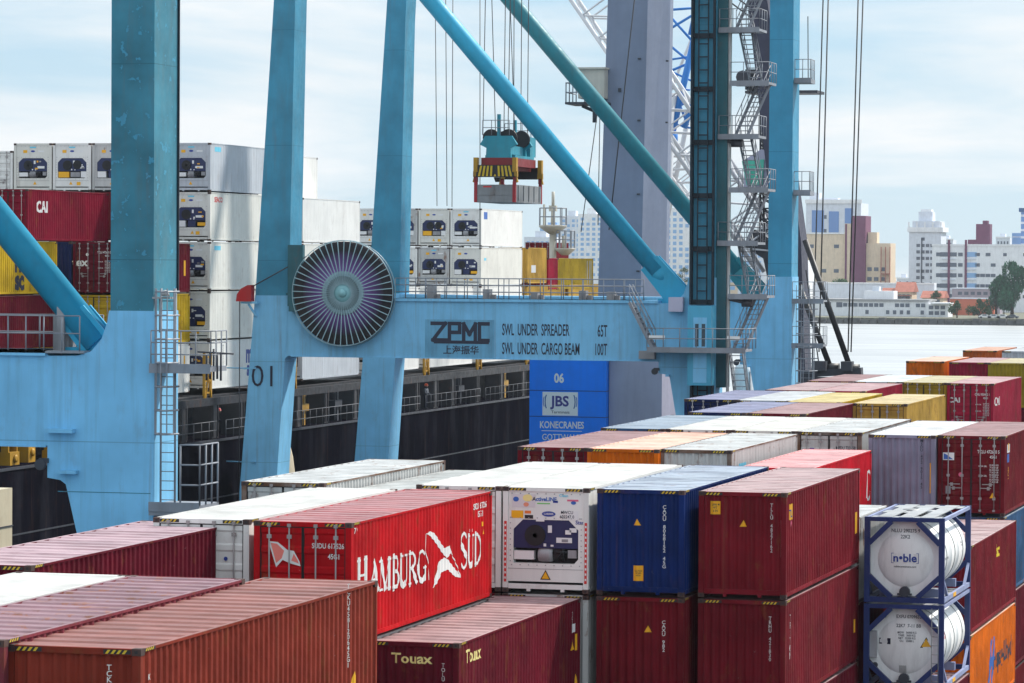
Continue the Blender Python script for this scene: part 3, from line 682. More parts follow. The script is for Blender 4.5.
vnum(o, 'TRITON', .75, 1.85, .26, M_WHITEP, 's'); sdecal(o, rect2d(11.3, 11.6, .9, 1.3), M_STICKY, name='sticker')
yc('maroon container third from the top beside the white tanks', -19.92, 94.4, -12.12, 'wine'); ystack(-19.92, 94.4, (Z1-.05,))

# ---- tank containers
M_TANK = paint('tank_white', (.86, .86, .85), .35, .5, .06, .22, .03, streak=(2, .8, .4))
M_TFRAME = paint('tank_frame_blue', (.010, .030, .15), .45, .45, .2, .2, .1)
M_TFRAMEL = paint('tank_frame_pale', (.26, .30, .48), .5, .45, .2, .25, .1)
def tank(label, x0, y0, ztop, pal=0, first=True):
    Lc, H = 6.058, STD
    o = thing('tank_container', label, 'tank container', (x0+W/2, y0+Lc/2, ztop-H), 0, 'stacked tank containers')
    hx, hy = W/2, Lc/2
    for sy in (-1, 1):
        f = MB()
        for sx in (-1, 1): f.box(*sorted((sx*hx, sx*(hx-.17))), *sorted((sy*hy, sy*(hy-.14))), 0, H)
        ya, yb = sorted((sy*(hy-.012), sy*(hy-.12)))
        f.box(-hx+.165, hx-.165, ya, yb, .01, .17); f.box(-hx+.165, hx-.165, ya, yb, H-.13, H-.005)
        y = sy*(hy-.055)
        for sx in (-1, 1):
            for (zc, zo) in ((H-.13, H-.80), (.17, .80)):
                f.bar((sx*(hx-.14), y, zo), (sx*(hx-.82), y, zc), .15, .13, 0, (0, 1, 0))
        part('end_frame', f, [M_TFRAME], o)
    s = MB()
    for sx in (-1, 1):
        s.box(*sorted((sx*(hx-.012), sx*(hx-.10))), -hy+.14, hy-.14, H-.11, H-.012)
        s.box(*sorted((sx*(hx-.012), sx*(hx-.10))), -hy+.14, hy-.14, .02, .16)
        for sy in (-1, 1): s.bar((sx*(hx-.06), sy*(hy-.13), .75), (sx*(hx-.06), sy*(hy-1.15), .12), .08, .08)
    for sy in (-1, 1): s.box(-.9, .9, sy*1.9-.1, sy*1.9+.1, .1, .35)
    part('side_rail', s, [M_TFRAMEL], o)
    b = MB(); R = 1.14; zc = H/2+.015; h2 = hy-.16
    prof = [(.0, -h2)]
    for k in range(1, 9):
        a = rad(90*k/8); prof.append((R*.80*math.sin(a), -h2+.22*(1-math.cos(a))))
    prof += [(R*.93, -h2+.30), (R*.985, -h2+.40), (R, -h2+.52)]
    prof = [(max(r, .001), y) for r, y in prof]
    mid = [(R, -.8), (R+.012, -.79), (R+.012, -.74), (R, -.73), (R, .75), (R+.012, .76), (R+.012, .81), (R, .82)]
    b.lathe(prof+mid+[(r, -y) for r, y in reversed(prof)], (0, 0, zc), 48, 0, 'y')
    # flat square-ish end skirt that closes the eight-sided frame
    oc = octo(2*hx-.30, H-.34, .68)
    b.prism_y([(px, pz+H/2+.02) for px, pz in oc], -hy+.30, -hy+.33)
    part('tank', b, [M_TANK], o)
    for ys in (-1.9, -.1, 1.7):
        st = MB(); st.lathe([(R+.004, ys-.03), (R+.016, ys-.03), (R+.016, ys+.03), (R+.004, ys+.03)], (0, 0, zc), 48, 0, 'y'); part('strap', st, [M_GALV], o)
    va = MB(); va.lathe([(.16, -.12), (.16, .06), (.09, .1), (.09, .3)], (.0, -hy+.2, .33), 14, 0, 'y'); va.box(-.22, .22, -hy+.10, -hy+.2, .22, .28); part('outlet', va, [M_STEELDK], o)
    ma = MB(); ma.lathe([(.30, H-.06), (.32, H-.03), (.25, H+.03), (.001, H+.05)], (-.3, .4, 0), 18); part('manhole', ma, [M_GALV], o)
    tb = MB(); tb.box(hx-.011, hx-.004, -.9, -.3, .03, .15); part('data_plate', tb, [M_STICKY], o)
    wk = MB()
    for x in (-.62, .02, .66):
        wk.box(x-.22, x+.22, -hy+.15, hy-.15, H-.018, H+.004)
    wk.box(-hx+.15, hx-.15, -hy+.15, -hy+.85, H-.030, H-.019); wk.box(-hx+.15, hx-.15, hy-1.2, hy-.2, H-.030, H-.019); wk.box(-hx+.15, -.2, -.6, .4, H-.030, H-.019)
    wk.lathe([(.25, H-.12), (.27, H-.02), (.05, H+.02)], (.35, .3, 0), 14)
    part('walkway', wk, [M_GALV], o)
    return o
def dish(u, v, off=.008):
    r = math.hypot(u, v-STD/2-.015)/(1.14*.8)
    return -3.029+min(.30, .16+.22*(1-math.sqrt(max(0, 1-r*r))))-off
def tdecal(o, shape, mat, at=(0, 0), y=-3.029+.131, name='lettering'):
    return decal(name, shape, lambda u, v: (u, dish(u, v), v), mat, o, None, at)
def tside(o, shape, mat, at=(0, 0), name='lettering'):
    """lettering wrapped on the barrel's right side; v is height"""
    H = STD; zc = H/2+.015
    def fn(u, v):
        a = max(-1.4, min(1.4, (v-zc)/1.14)); return (1.146*math.cos(a), u-3.029, zc+1.146*math.sin(a))
    return decal(name, shape, fn, mat, o, None, at)
o = tank('white tank in blue frame with blue logo, on top of the other tank', -17.25, 106.1, -7.66)
tdecal(o, text2d('NLLU 290275 9', .15, .9, .012), M_DARKL, (.0, 2.17), name='identification_number'); tdecal(o, text2d('22K2', .15, .9, .012), M_DARKL, (.0, 1.99), name='identification_number')
fr = MB()
tdecal(o, rect2d(-.42, .42, 1.19, 1.50), M_BLUEL, name='logo'); decal('logo', rect2d(-.405, .405, 1.205, 1.485), lambda u, v: (u, dish(u, v, .014), v), M_STICKW, o)
decal('lettering', text2d('n\u2022ble', .34, 1.05, .022), lambda u, v: (u, dish(u, v, .020), v), M_BLUEL, o, None, (0, 1.345))
tdecal(o, text2d('noblecontainers.com', .085, .95, .008), M_DARKL, (0, 1.09))
tside(o, text2d('UN 1230\nT11', .16, 1, .01), M_DARKL, (1.0, 1.75)); tside(o, text2d('CAPACITY 24000 L', .10, 1, .01), M_DARKL, (1.1, 1.30)); tside(o, text2d('MAX GROSS\n36000 KG', .09, 1, .01), M_DARKL, (4.6, 1.5))
o = tank('white tank in blue frame with data plates and ladder, lower one', -17.25, 106.1, -7.66-STD-.05)
for txt, x, z, s in (('EXFU 0709632', .12, 2.20, .14), ('22K7  7-11 BB', .12, 1.93, .14), ('MGW   36000 KG\nTARE   3650 KG\nNET   32350 KG\nCU.   25000 L', .08, 1.60, .085)):
    tdecal(o, text2d(txt, s, .9, .014), M_DARKL, (x, z), name='identification_number')
tdecal(o, rect2d(-.78, -.42, 1.36, 1.54), M_DARKL, name='sticker'); decal('sticker', rect2d(-.76, -.52, 1.40, 1.50), lambda u, v: (u, dish(u, v, .014), v), M_STICKW, o)
tdecal(o, tri2d(.66, 1.28, .36), M_BLACK, name='warning_sticker'); decal('warning_sticker', tri2d(.66, 1.31, .28), lambda u, v: (u, dish(u, v, .014), v), M_STICKY, o)
tdecal(o, text2d('|||||||\n|||||||', .14, 1.1, .01, 'CENTER', .9, .7), flat('plate_grey', (.18, .18, .18)), (-.05, .62), name='data_plate'); tdecal(o, text2d('\u00a9', .16, 1, .01), M_DARKL, (-.62, 2.20))
b = MB(); b.box(-1.05, -.84, -3.029+.12, -3.029+.35, .95, 1.75); part('document_box', b, [M_GREYU], o)
b = MB(); b.lathe([(.09, -.04), (.09, .04)], (-.88, -2.93, .72), 12, 0, 'y'); part('outlet_valve', b, [M_STEELDK], o)
b = MB()
for x in (.86, 1.06): b.tube((x, -3.05, .1), (x, -3.05, 2.5), .014, 6)
for q in range(9): b.tube((.86, -3.05, .3+q*.27), (1.06, -3.05, .3+q*.27), .012, 6)
part('ladder', b, [M_GALV], o)
tside(o, text2d('T11 6.0 BAR\nINSULATED', .12, 1, .01), M_REDL, (.9, 1.6)); tside(o, text2d('22K7', .12, 1, .01), M_DARKL, (4.8, 1.35))
yc('container under the two white tanks', -17.25, 106.1, -7.66-2*STD-.15, 'wine', Lc=6.058, H=STD)
yc('pale container roof showing just left of the upper tank', -19.95, 106.2, -7.72, 'greywhite', Lc=6.058, H=STD); yc('container under the pale roof left of the tanks', -19.95, 106.2, -7.72-STD-.05, 'wine', Lc=6.058, H=STD)

# fifth bay (beyond the truck lane)
o = yc('maroon container with four door rods in front of the blue counterweight', -30.33, 114.3, Z4, 'maroon', 'door'); ystack(-30.33, 114.3, LOW)
yc('orange container between maroon doors and grey rusty box', -27.88, 114.1, Z4, 'orange'); ystack(-27.88, 114.1, LOW)
o = yc('light grey container with heavy rust on its corner posts', -25.5, 114.5, Z4, 'greywhite', fmat=M_RUSTY)
fdecal(o, rect2d(.72, .86, 2.1, 2.25), M_BLUEL, name='sticker'); sdecal(o, rect2d(1.3, 2.6, 2.05, 2.38), M_STICKC, name='sticker'); ystack(-25.5, 114.5, LOW)
o = yc('bright red container with rosy roof behind the tall maroon stack', -22.74, 114.2, Z4-.52, 'brightred', H=STD)
sdecal(o, strokes2d([[(11.55, 1.85), (11.3, 1.75), (11.25, .95), (11.5, .85)], [(11.75, 1.85), (11.95, 1.7), (11.98, 1.1), (11.75, .85), (11.6, .9)]], .09), M_WHITEP, name='emblem')
ystack(-22.74, 114.2, (Z3-.3, Z2-.3))
o = yc('maroon container with a small yellow logo right of the upper tank', -17.53, 114.4, Z3, 'maroon2')
sdecal(o, text2d('bsc', .62, 1.1, .03), M_YLET, (7.0, 2.2))
o = yc('orange container with tall dark lettering, low at the right edge', -17.53, 114.4, Z2, 'orange', soft=True)
sdecal(o, text2d('Hapag-Lloyd', 1.0, 1.0, .02), M_DARKL, (8.6, 1.45))
sdecal(o, strokes2d([[(4.9, .8), (5.5, 2.1)], [(5.7, .8), (6.2, 2.1)], [(5.1, 1.3), (6.1, 1.6)]], .32), M_STICKB, name='emblem')
buried(-17.53, 114.4, Z1, 'maroon')
# sixth bay
yc('container with blue grey roof behind the orange box', -30.85, 128.4, Z4, 'steelblue'); ystack(-30.85, 128.4, LOW)
yc('clean white roofed container behind the grey rusty box', -28.38, 128.5, Z4, 'white', 'reeferdoor', haz=2); ystack(-28.38, 128.5, LOW)
yc('off white roofed container left of the grey doors with brown posts', -25.92, 128.5, Z4, 'cream', 'reeferdoor', haz=2); ystack(-25.92, 128.5, LOW)
o = yc('grey container with brown rusted door frame above the bright red roof', -23.44, 128.4, Z4, 'greywhite', 'door', fmat=M_RUSTY); doorinfo(o, M_DARKL, False, 'MEDU 723558', '45G1'); fdecal(o, rect2d(-.72, -.55, 2.1, 2.3), M_BLUEL, name='sticker'); ystack(-23.44, 128.4, LOW)
o = yc('lavender grey corrugated container with white roof next to maroon doors', -20.56, 127.2, Z4, 'lavender')
vnum(o, 'MSDU 472 9015 45', .72, 1.85, .14, M_DARKL); fdecal(o, rect2d(1.02, 1.14, .80, 1.90), M_STICKY, name='sticker'); ystack(-20.56, 127.2, LOW)
o = yc('maroon container with closed doors and white markings beside the lavender one', -18.09, 127.6, Z4, 'maroon', 'door'); doorinfo(o)
fdecal(o, rect2d(-1.03, -.62, 2.0, 2.27), M_STICKW, name='sticker'); fdecal(o, ([(-1.0, 2.03), (-.66, 2.03), (-.9, 2.2), (-1.0, 2.24)], [(0, 1, 2, 3)]), M_STICKB, off=.005, name='sticker'); fdecal(o, disc2d(-.38, 1.48, .08), M_STICKP, name='sticker')
fdecal(o, rect2d(-.92, -.74, .78, 1.06), M_GREYU, name='data_plate'); fdecal(o, tri2d(.78, .65, .22), M_STICKY, name='warning_sticker')
sdecal(o, rect2d(.9, 1.5, 2.25, 2.55), M_STICKW, name='sticker'); sdecal(o, rect2d(.9, 1.45, 1.9, 2.2), M_STICKB, name='sticker'); sdecal(o, disc2d(1.15, 2.45, .15, 12), M_STICKY, name='sticker', off=.004); vnum(o, 'ITLU', 1.2, 1.5, .14, M_STICKY, 's')
o = yc('steel blue container under the maroon doors at the right edge', -18.09, 127.6, Z3, 'steelblue'); vnum(o, 'ECMU', .9, 2.2, .14, M_WHITEP, 's')
yc('dark maroon container under the steel blue one at the right edge', -18.09, 127.6, Z2, 'wine'); buried(-18.09, 127.6, Z1, 'maroon')
# seventh bay
yc('container with violet blue roof in the far middle of the yard', -30.75, 143.5, Z4, 'navy2'); ystack(-30.75, 143.5, LOW)
yc('maroon container with dusty rose roof left of the yellow doors', -28.25, 143.5, Z4, 'wine'); ystack(-28.25, 143.5, LOW)
ystack(-25.8, 143.0, LOW, ('olive', 'maroon')); ystack(-23.3, 143.0, LOW, ('olive', 'maroon'))
# eighth bay
o = yc('navy container with four pale door rods beside the crane leg', -33.88, 157.2, Z4, 'navy2', 'door'); ystack(-33.88, 157.2, LOW)
yc('container with pale bluish roof between the navy and yellow ones', -31.40, 157.0, Z4, 'slate'); ystack(-31.40, 157.0, LOW)
yc('yellow roofed container left of the yellow doors', -28.94, 156.0, Z4, 'yellow'); ystack(-28.94, 156.0, LOW)
o = yc('yellow container with closed doors and a sunlit ochre side', -25.86, 155.5, Z4, 'ochre', 'door'); sdecal(o, rect2d(5.6, 6.6, .3, 1.1), M_DARKL, name='sticker'); ystack(-25.86, 155.5, LOW)
# ninth bay
yc('container with pinkish roof, leftmost beyond the pale bluish roof', -32.68, 170.4, Z4, 'maroon2'); ystack(-32.68, 170.4, LOW)
yc('maroon container with pink roof left of the far yellow doors', -30.16, 170.3, Z4, 'crimson'); ystack(-30.16, 170.3, LOW)
# tenth bay
yc('container with rose brown roof beside the dark diagonal struts', -33.1, 184.4, Z4, 'maroon'); ystack(-33.1, 184.4, LOW)
yc('container with pale cyan roof left of the far yellow doors', -30.62, 184.4, Z4, 'palecyan'); ystack(-30.62, 184.4, LOW)
o = yc('far yellow container with closed doors left of the crimson one', -28.12, 184.3, Z4, 'olive', 'door'); ystack(-28.12, 184.3, LOW)
o = yc('crimson container with white door markings at the right edge', -25.62, 184.0, Z4, 'crimson', 'door'); doorinfo(o, None, True, 'CAIU 950482 1', '45G1')
fdecal(o, text2d('CAI', .36, 1.1, .03), M_WHITEP, (-.85, 2.0)); fdecal(o, tri2d(-.45, .75, .28), M_STICKY, name='warning_sticker'); fdecal(o, disc2d(-.9, .9, .1), M_STICKP, name='sticker')
sdecal(o, text2d('CAI', .6, 2.2, .03), M_WHITEP, (1.6, 1.9), rad(0)); ystack(-25.62, 184.0, LOW)
# far rows at the water's edge
o = yc('bright orange container standing before the water', -33.95, 224.8, Z4, 'orange'); fdecal(o, tri2d(.1, .5, .3), M_STICKY, name='warning_sticker'); ystack(-33.95, 224.8, LOW)
o = yc('crimson container between orange and olive ones before the water', -31.02, 223.6, Z4, 'crimson'); fdecal(o, tri2d(.0, .5, .3), M_STICKW, name='warning_sticker'); vnum(o, 'CA', .8, .8, .2, M_WHITEP); ystack(-31.02, 223.6, LOW)
yc('olive container right of the crimson one before the water', -28.5, 223.2, Z4, 'olive'); ystack(-28.5, 223.2, LOW)
yc('yellow roofed container at the right edge before the water', -26.0, 223.2, Z4, 'yellow'); ystack(-26.0, 223.2, LOW)
yc('small far orange container in the last row of the yard', -34.35, 254.7, Z4, 'orange2'); ystack(-34.35, 254.7, LOW)
yc('far grey container in the last row of the yard', -31.5, 254.5, Z4, 'slate'); ystack(-31.5, 254.5, LOW)
yc('far cream container in the last row at the right edge', -29.0, 254.5, Z4, 'cream'); ystack(-29.0, 254.5, LOW)

# ------------------------------------------------------------------ container ship
ship = thing('container_ship', 'black hulled container ship moored behind the blue crane', 'ship', (-80, 220, -G-3))
OFF = Vector((80, -220, G+3))
def spart(name, mb, mats, parent=ship):
    o = part(name, mb, mats, parent, OFF if parent is ship else (0, 0, 0)); return o
XH, ZD = -69.5, -10.42
b = MB()
b.loft([[(XH-1.2, y, -G-6), (XH, y, -G-1), (XH, y, ZD), (XH-26, y, ZD), (XH-26, y, -G-6)] for y in (118, 330)])
spart('hull', b, [M_HULL])
b = MB(); b.box(XH-.02, XH+.03, 118, 330, ZD-3.42, ZD-3.34); b.box(XH-.02, XH+.06, 118, 330, ZD-.12, ZD+.02)
spart('rubbing_strake', b, [M_STEELDK])
b = MB(); b.box(XH-6, XH-3.2, 118, 300, ZD-.05, ZD+2.2); b.box(XH-25, XH-1.6, 118, 300, ZD+2.21, ZD+2.42)
spart('hatch_coaming', b, [M_DECK])
b = MB()
y = 120
while y < 300:
    b.box(XH-3.25, XH-3.15, y+.7, y+4.6, ZD+1.05, ZD+1.75); y += 5.4
spart('coaming_stiffener', b, [M_PILLAR])
b = MB(); b.box(XH-.6, XH-.45, 118, 300, ZD+1.95, ZD+2.4)
spart('deck_beam', b, [M_DECK])
for k, y in enumerate([122, 128, 134, 141, 147, 153, 159, 172, 179, 184.5, 189.5, 194.8, 199.5, 204.2, 210.3, 215.8, 222.1, 228.2, 236.4, 241, 245.5, 252.2, 259, 265.5, 272, 279, 286]):
    b = MB(); wd = 1.15 if k % 3 else .8
    b.box(XH-1.7, XH-.5, y-wd/2, y+wd/2, ZD, ZD+2.2); b.box(XH-.5, XH-.44, y-wd/2+.1, y-wd/2+.2, ZD+.1, ZD+2.1); b.box(XH-.5, XH-.44, y+wd/2-.2, y+wd/2-.1, ZD+.1, ZD+2.1)
    spart('deck_pillar', b, [M_PILLAR])
def railing(pts, h=1.1, step=1.5, r=.025, mids=1, posts=True):
    b = MB()
    for p, q in zip(pts, pts[1:]):
        p, q = Vector(p), Vector(q); n = max(1, round((q-p).length/step))
        for k in range(mids+1):
            z = Vector((0, 0, h*(k+1)/(mids+1))); b.tube(p+z, q+z, r, 6)
        for k in range(n+1):
            c = p+(q-p)*k/n; b.tube(c, c+Vector((0, 0, h)), r, 6)
    return b
for y0, y1 in ((120, 160), (176, 194), (195.6, 203.6), (205, 221.5), (223, 235.8), (237.2, 251.5), (253, 290)):
    spart('railing', railing([(XH-.12, y0, ZD), (XH-.12, y1, ZD)], 1.05, 1.3, .026), [M_SHIPRAIL])
for y in (163, 181.6, 196.4, 212.2, 228.0, 242.2, 256.3, 270.8):
    b = MB()
    for dy in (-.55, .55): b.box(XH-1.65, XH-1.5, y+dy-.07, y+dy+.07, ZD+2.2, ZD+5.0)
    for z in (2.6, 3.3, 4.0, 4.7): b.box(XH-1.64, XH-1.52, y-.5, y+.5, ZD+z-.05, ZD+z+.05)
    b.bar((XH-1.5, y-.5, ZD+2.3), (XH-1.5, y+.5, ZD+4.8), .07, .07); b.bar((XH-1.5, y+.5, ZD+2.3), (XH-1.5, y-.5, ZD+4.8), .07, .07)
    spart('lashing_frame', b, [M_LASH])
for y, c in ((212.6, 0), (219.5, 1), (207.4, 1), (249, 1), (261.5, 0)):
    b = MB(); b.box(XH-1.4, XH-.9, y-.18, y+.18, ZD, ZD+2.2); b.box(XH-1.3, XH-.8, y-.9, y+.6, ZD+.9, ZD+1.35); b.tube((XH-.9, y-.7, ZD), (XH-.9, y-.7, ZD+1.9), .06, 6)
    spart('deck_fitting', b, [M_LASH if c == 0 else M_STEELDK])
# deck machinery seen through the gap under the left portal beam
for y, x, hgt, m, wdt in ((165.8, -70.4, 1.1, M_LASH, 1.2), (168.5, -70.6, 1.7, M_LASH, .9), (171.6, -70.4, .8, M_LASH, 1.6), (174.8, -70.3, .6, M_STEELDK, 1.2), (169.8, -71.2, 2.1, M_LASH, .5)):
    b = MB(); b.box(x-.5, x+.1, y-wdt/2, y+wdt/2, ZD, ZD+hgt*.6)
    for q in (-1, 1): b.box(x-.4, x, y+q*wdt*.45-.06, y+q*wdt*.45+.06, ZD+hgt*.6, ZD+hgt)
    b.box(x-.45, x+.05, y-wdt/2, y+wdt/2, ZD+hgt, ZD+hgt+.18); b.lathe([(.2, x+.11), (.2, x+.2), (.08, x+.2)], (0, y, ZD+hgt*.3), 10, 0, 'x')
    spart('deck_winch', b, [m])
b = MB(); b.box(-71.4, -70.9, 170.5, 174.8, ZD+1.35, ZD+2.0); b.box(-70.9, -70.88, 170.6, 174.7, ZD+1.5, ZD+1.85)
spart('deck_cover', b, [M_TOWERL])
# mast on the ship
b = MB(); MX, MY = -75.5, 296
b.tube((MX, MY, -4), (MX, MY, 2.5), .30, 10, .30); b.lathe([(.4, 2.45), (1.25, 3.05), (1.25, 3.18), (.3, 3.24)], (MX, MY, 0), 12); b.tube((MX, MY, 3.2), (MX, MY, 4.9), .2, 8, .16); b.box(MX-.32, MX+.32, MY-.2, MY+.2, 4.4, 4.9); b.tube((MX, MY, 4.9), (MX, MY, 6.1), .14, 6); b.box(MX-.9, MX-.75, MY, MY+.2, 3.2, 5.0)
b.lathe([(.3, .6), (.9, 1.1), (.9, 1.22), (.3, 1.22)], (MX+1.1, MY, 0), 10); b.tube((MX+1.0, MY, 1.2), (MX+1.0, MY, 2.3), .22, 8)
spart('mast', b, [paint('mast_cream', (.50, .47, .40), .5, .4, .15, .3, .1)])
b = MB()
for cx_, cz_, rr_ in ((MX, 3.18, 1.2), (MX+1.1, 1.22, .84)):
    for k in range(10):
        a = 2*math.pi*k/10; a2 = 2*math.pi*(k+1)/10; P0 = (cx_+rr_*math.cos(a), MY+rr_*math.sin(a)); P1 = (cx_+rr_*math.cos(a2), MY+rr_*math.sin(a2))
        b.tube((*P0, cz_), (*P0, cz_+1.5), .05, 5)
        for q in (.75, 1.5): b.tube((*P0, cz_+q), (*P1, cz_+q), .04, 5)
spart('mast_railing', b, [M_GREYRAIL])

# ---- containers on the ship
XS = -71.3; SC = 2.52
SZ = [6.95, 4.03, 1.09, -1.85, -4.79]
SG = 'white reefer containers stacked on the ship'
def shipc(label, xr, y0, zt, pal, kind='reefer', group=SG, **k):
    return container(label, xr-W, y0, zt, pal, kind, group=group, detail=1, haz=0, **k)
def shiph(xr, y0, zt, pal='cream'):
    o = part('shipping_container', cmesh(('hidden', 0), m_hidden), [PAL[pal][0], M_CAST, M_BLACK], None, (xr-W/2, y0+6.096, zt-HC))
    return tag(o, 'container hidden behind others on the ship', 'container', 'containers hidden behind others on the ship')
o = shipc('grey sided reefer on top of the ship stack left of the crane leg', XS, 197.4, SZ[0], 'slate'); sdecal(o, rect2d(.8, 1.9, 2.4, 2.68), M_STICKC, name='sticker')
o = shipc('cream reefer with small red letters on its side, second tier', XS, 197.4, SZ[1], 'cream', uvar=1); sdecal(o, text2d('SEACO', .42, 1.1, .03), M_REDL, (1.5, 2.45))
o = shipc('cream reefer with a pale blue sticker, third tier left of the crane leg', XS, 197.4, SZ[2], 'cream'); sdecal(o, rect2d(.8, 1.9, 2.4, 2.66), M_STICKC, name='sticker')
shipc('cream reefer on the fourth ship tier beside the red hood', XS, 197.4, SZ[3], 'cream', uvar=1)
o = shipc('white reefer with big dark letters, lowest ship tier', XS, 197.4, SZ[4], 'white'); sdecal(o, text2d('m', 1.5, 1.0, .05), M_BLUEL, (7.1, 1.95)); sdecal(o, text2d('sc', 1.2, 1.0, .05), M_BLUEL, (7.2, 1.05)); vnum(o, 'MSCU 45192', 2.4, 2.0, .16, M_DARKL, 's')
shipc('top tier white reefer just left of the left blue column', XS-2*SC, 197.4, SZ[0], 'greywhite', uvar=1)
shipc('top tier white reefer, second from the left end of the ship row', XS-3*SC, 197.4, SZ[0], 'white', uvar=2)
shipc('top tier white reefer at the left end of the ship row, grey brown edges', XS-4*SC, 197.4, SZ[0], 'cream')
shiph(XS-SC, 197.4, SZ[0])
shipc('lower white container at the far left edge beside the reefer row', XS-5*SC, 197.4, SZ[0]-.45, 'white', 'reeferdoor')
for k in range(1, 6):
    for z in SZ[1:]: shiph(XS-k*SC, 197.4, z-(.45 if k == 5 else 0), random.choice(['cream', 'maroon', 'wine']))
# bay nearer than that (dry boxes), x of the columns read against the crane
SG2 = 'dry containers stacked on the ship'
o = shipc('shade darkened red container with white letters on its side, behind the blue tube', -77.06, 183.5, SZ[1]-.12, 'crimson_shaded', 'door', SG2); sdecal(o, text2d('CAI', .85, 1.2, .04), M_WHITEP, (2.1, 1.9))
o = shipc('dark navy container end behind the blue tube, left of the maroon doors', -74.46, 183.5, SZ[2]-.12, 'navy2', 'end', SG2)
o = shipc('maroon container with door rods and white letters beside the blue column', -71.92, 183.5, SZ[2]-.12, 'wine', 'door', SG2); doorinfo(o); fdecal(o, text2d('tex', .62, 1.1, .03), M_WHITEP, (-.82, 1.75)); fdecal(o, disc2d(-.38, 2.2, .09), M_WHITEP, name='emblem'); sdecal(o, rect2d(11.2, 11.5, 1.0, 1.9), M_STICKY, name='sticker')
shipc('yellow container under the maroon one, behind the caged ladder', -71.92, 183.5, SZ[3]-.12, 'yellow', 'door', SG2)
o = shipc('white container low on the ship behind the ladder platform', -71.92, 183.5, SZ[4]-.12, 'white', 'reeferdoor', SG2); sdecal(o, rect2d(11.2, 11.45, 1.2, 2.2), M_STICKY, name='sticker')
o = shipc('white container with a red round emblem behind the left walkway', -74.46, 183.5, SZ[3]-.12, 'greywhite', 'end', SG2); fdecal(o, disc2d(.72, 2.1, .26), M_REDL, name='emblem'); fdecal(o, rect2d(.6, 1.05, .6, 1.2), M_DARKL, name='sticker')
shiph(-74.46, 183.5, SZ[4]-.12, 'ochre')
for z in SZ[2:]: shiph(-77.06, 183.5, z-.12, 'maroon')
o = shipc('yellow container with big black letters behind the blue tube', -74.6, 169.6, SZ[2]-.12, 'yellow', 'end', SG2); sdecal(o, text2d('m', 2.0, 1.0, .05), M_DARKL, (7.05, 1.9)); sdecal(o, text2d('sc', 1.45, 1.0, .05), M_DARKL, (7.0, .75))
shipc('dark red container under the yellow one, behind the left walkway', -74.6, 169.6, SZ[3]-.12, 'wine', 'end', SG2); shiph(-74.6, 169.6, SZ[4]-.12, 'maroon')
# second reefer bay: only sides show
shipc('white container on top of the ship stack between the two blue legs', XS-SC-.5, 214.8, SZ[0], 'white')
for k, lab in enumerate(('white container above the cable reel on the ship', 'white container behind the cable reel on the ship', 'white container behind the portal beam and reel', 'white lowest container between the two crane legs')):
    shipc(lab, XS, 214.8, SZ[k+1], ('white', 'cream', 'white', 'slate')[k])
for z in SZ[1:]: shiph(XS-SC-.1, 214.8, z)
for y, lab in ((229.0, 'far leg of the blue crane'), (243.2, 'lettered beam plate')):
    shipc('white container above the deck rail near the '+lab+', upper one', XS, y, SZ[3], 'white'); shipc('white container above the deck rail near the '+lab+', lower one', XS, y, SZ[4], 'white')
# reefer block right of the far leg
names = ('first from the right', 'second from the right', 'third from the right', 'fourth from the right', 'last at the left')
for k in range(5):
    for j, tn in enumerate(('upper row', 'lower row')):
        o = shipc('white reefer in the %s of the block beyond the reel, %s' % (tn, names[k]), XS-k*SC, 257.6, SZ[j+1], ('white', 'cream', 'greywhite')[(k+j) % 3], uvar=(0, 1, 2, 0, 2, 1, 0, 2, 1, 0)[k*2+j])
        if k == 0 and j == 0: sdecal(o, rect2d(.8, 1.8, 2.1, 2.65), M_STICKB, name='sticker')
        if k == 0 and j == 1: sdecal(o, rect2d(.9, 1.5, 1.9, 2.1), M_STICKC, name='sticker')
    (shipc('white container below the right end of the reefer block', XS, 257.6, SZ[3], 'white') if k == 0 else shiph(XS-k*SC, 257.6, SZ[3], 'white')); shiph(XS-k*SC, 257.6, SZ[4], 'white')
o = shipc('tall mustard container beside the right end of the reefer block', XS, 271.5, SZ[2]+.06, 'ochre', 'end', SG2, Lc=6.058); sdecal(o, rect2d(1.2, 2.6, .9, 1.5), M_STICKW, name='sticker')
shipc('mustard container with a white line under the tall mustard one', XS, 271.5, SZ[3], 'ochre', 'end', SG2); shiph(XS, 271.5, SZ[4], 'white')
o = shipc('red container end between mustard and yellow boxes on the ship', XS, 278.2, SZ[2]-.75, 'crimson', 'end', SG2, Lc=3.0, H=STD)
o = shipc('yellow container behind the grey tower on the ship', XS, 281.4, SZ[2]-.75, 'olive', 'end', SG2, H=STD)
for yy in (9.6, 10.1, 10.9, 11.4): sdecal(o, rect2d(yy, yy+.12, .3, 2.4), M_GALV, name='rod')
shiph(XS, 285.0, SZ[3], 'ochre')
shipc('small dark red container behind the yellow one on the ship', XS-2.3*SC, 302, 1.75, 'maroon2', 'door', SG2, Lc=6.058); shiph(XS-2.3*SC, 302, 1.75-2.95, 'maroon2')

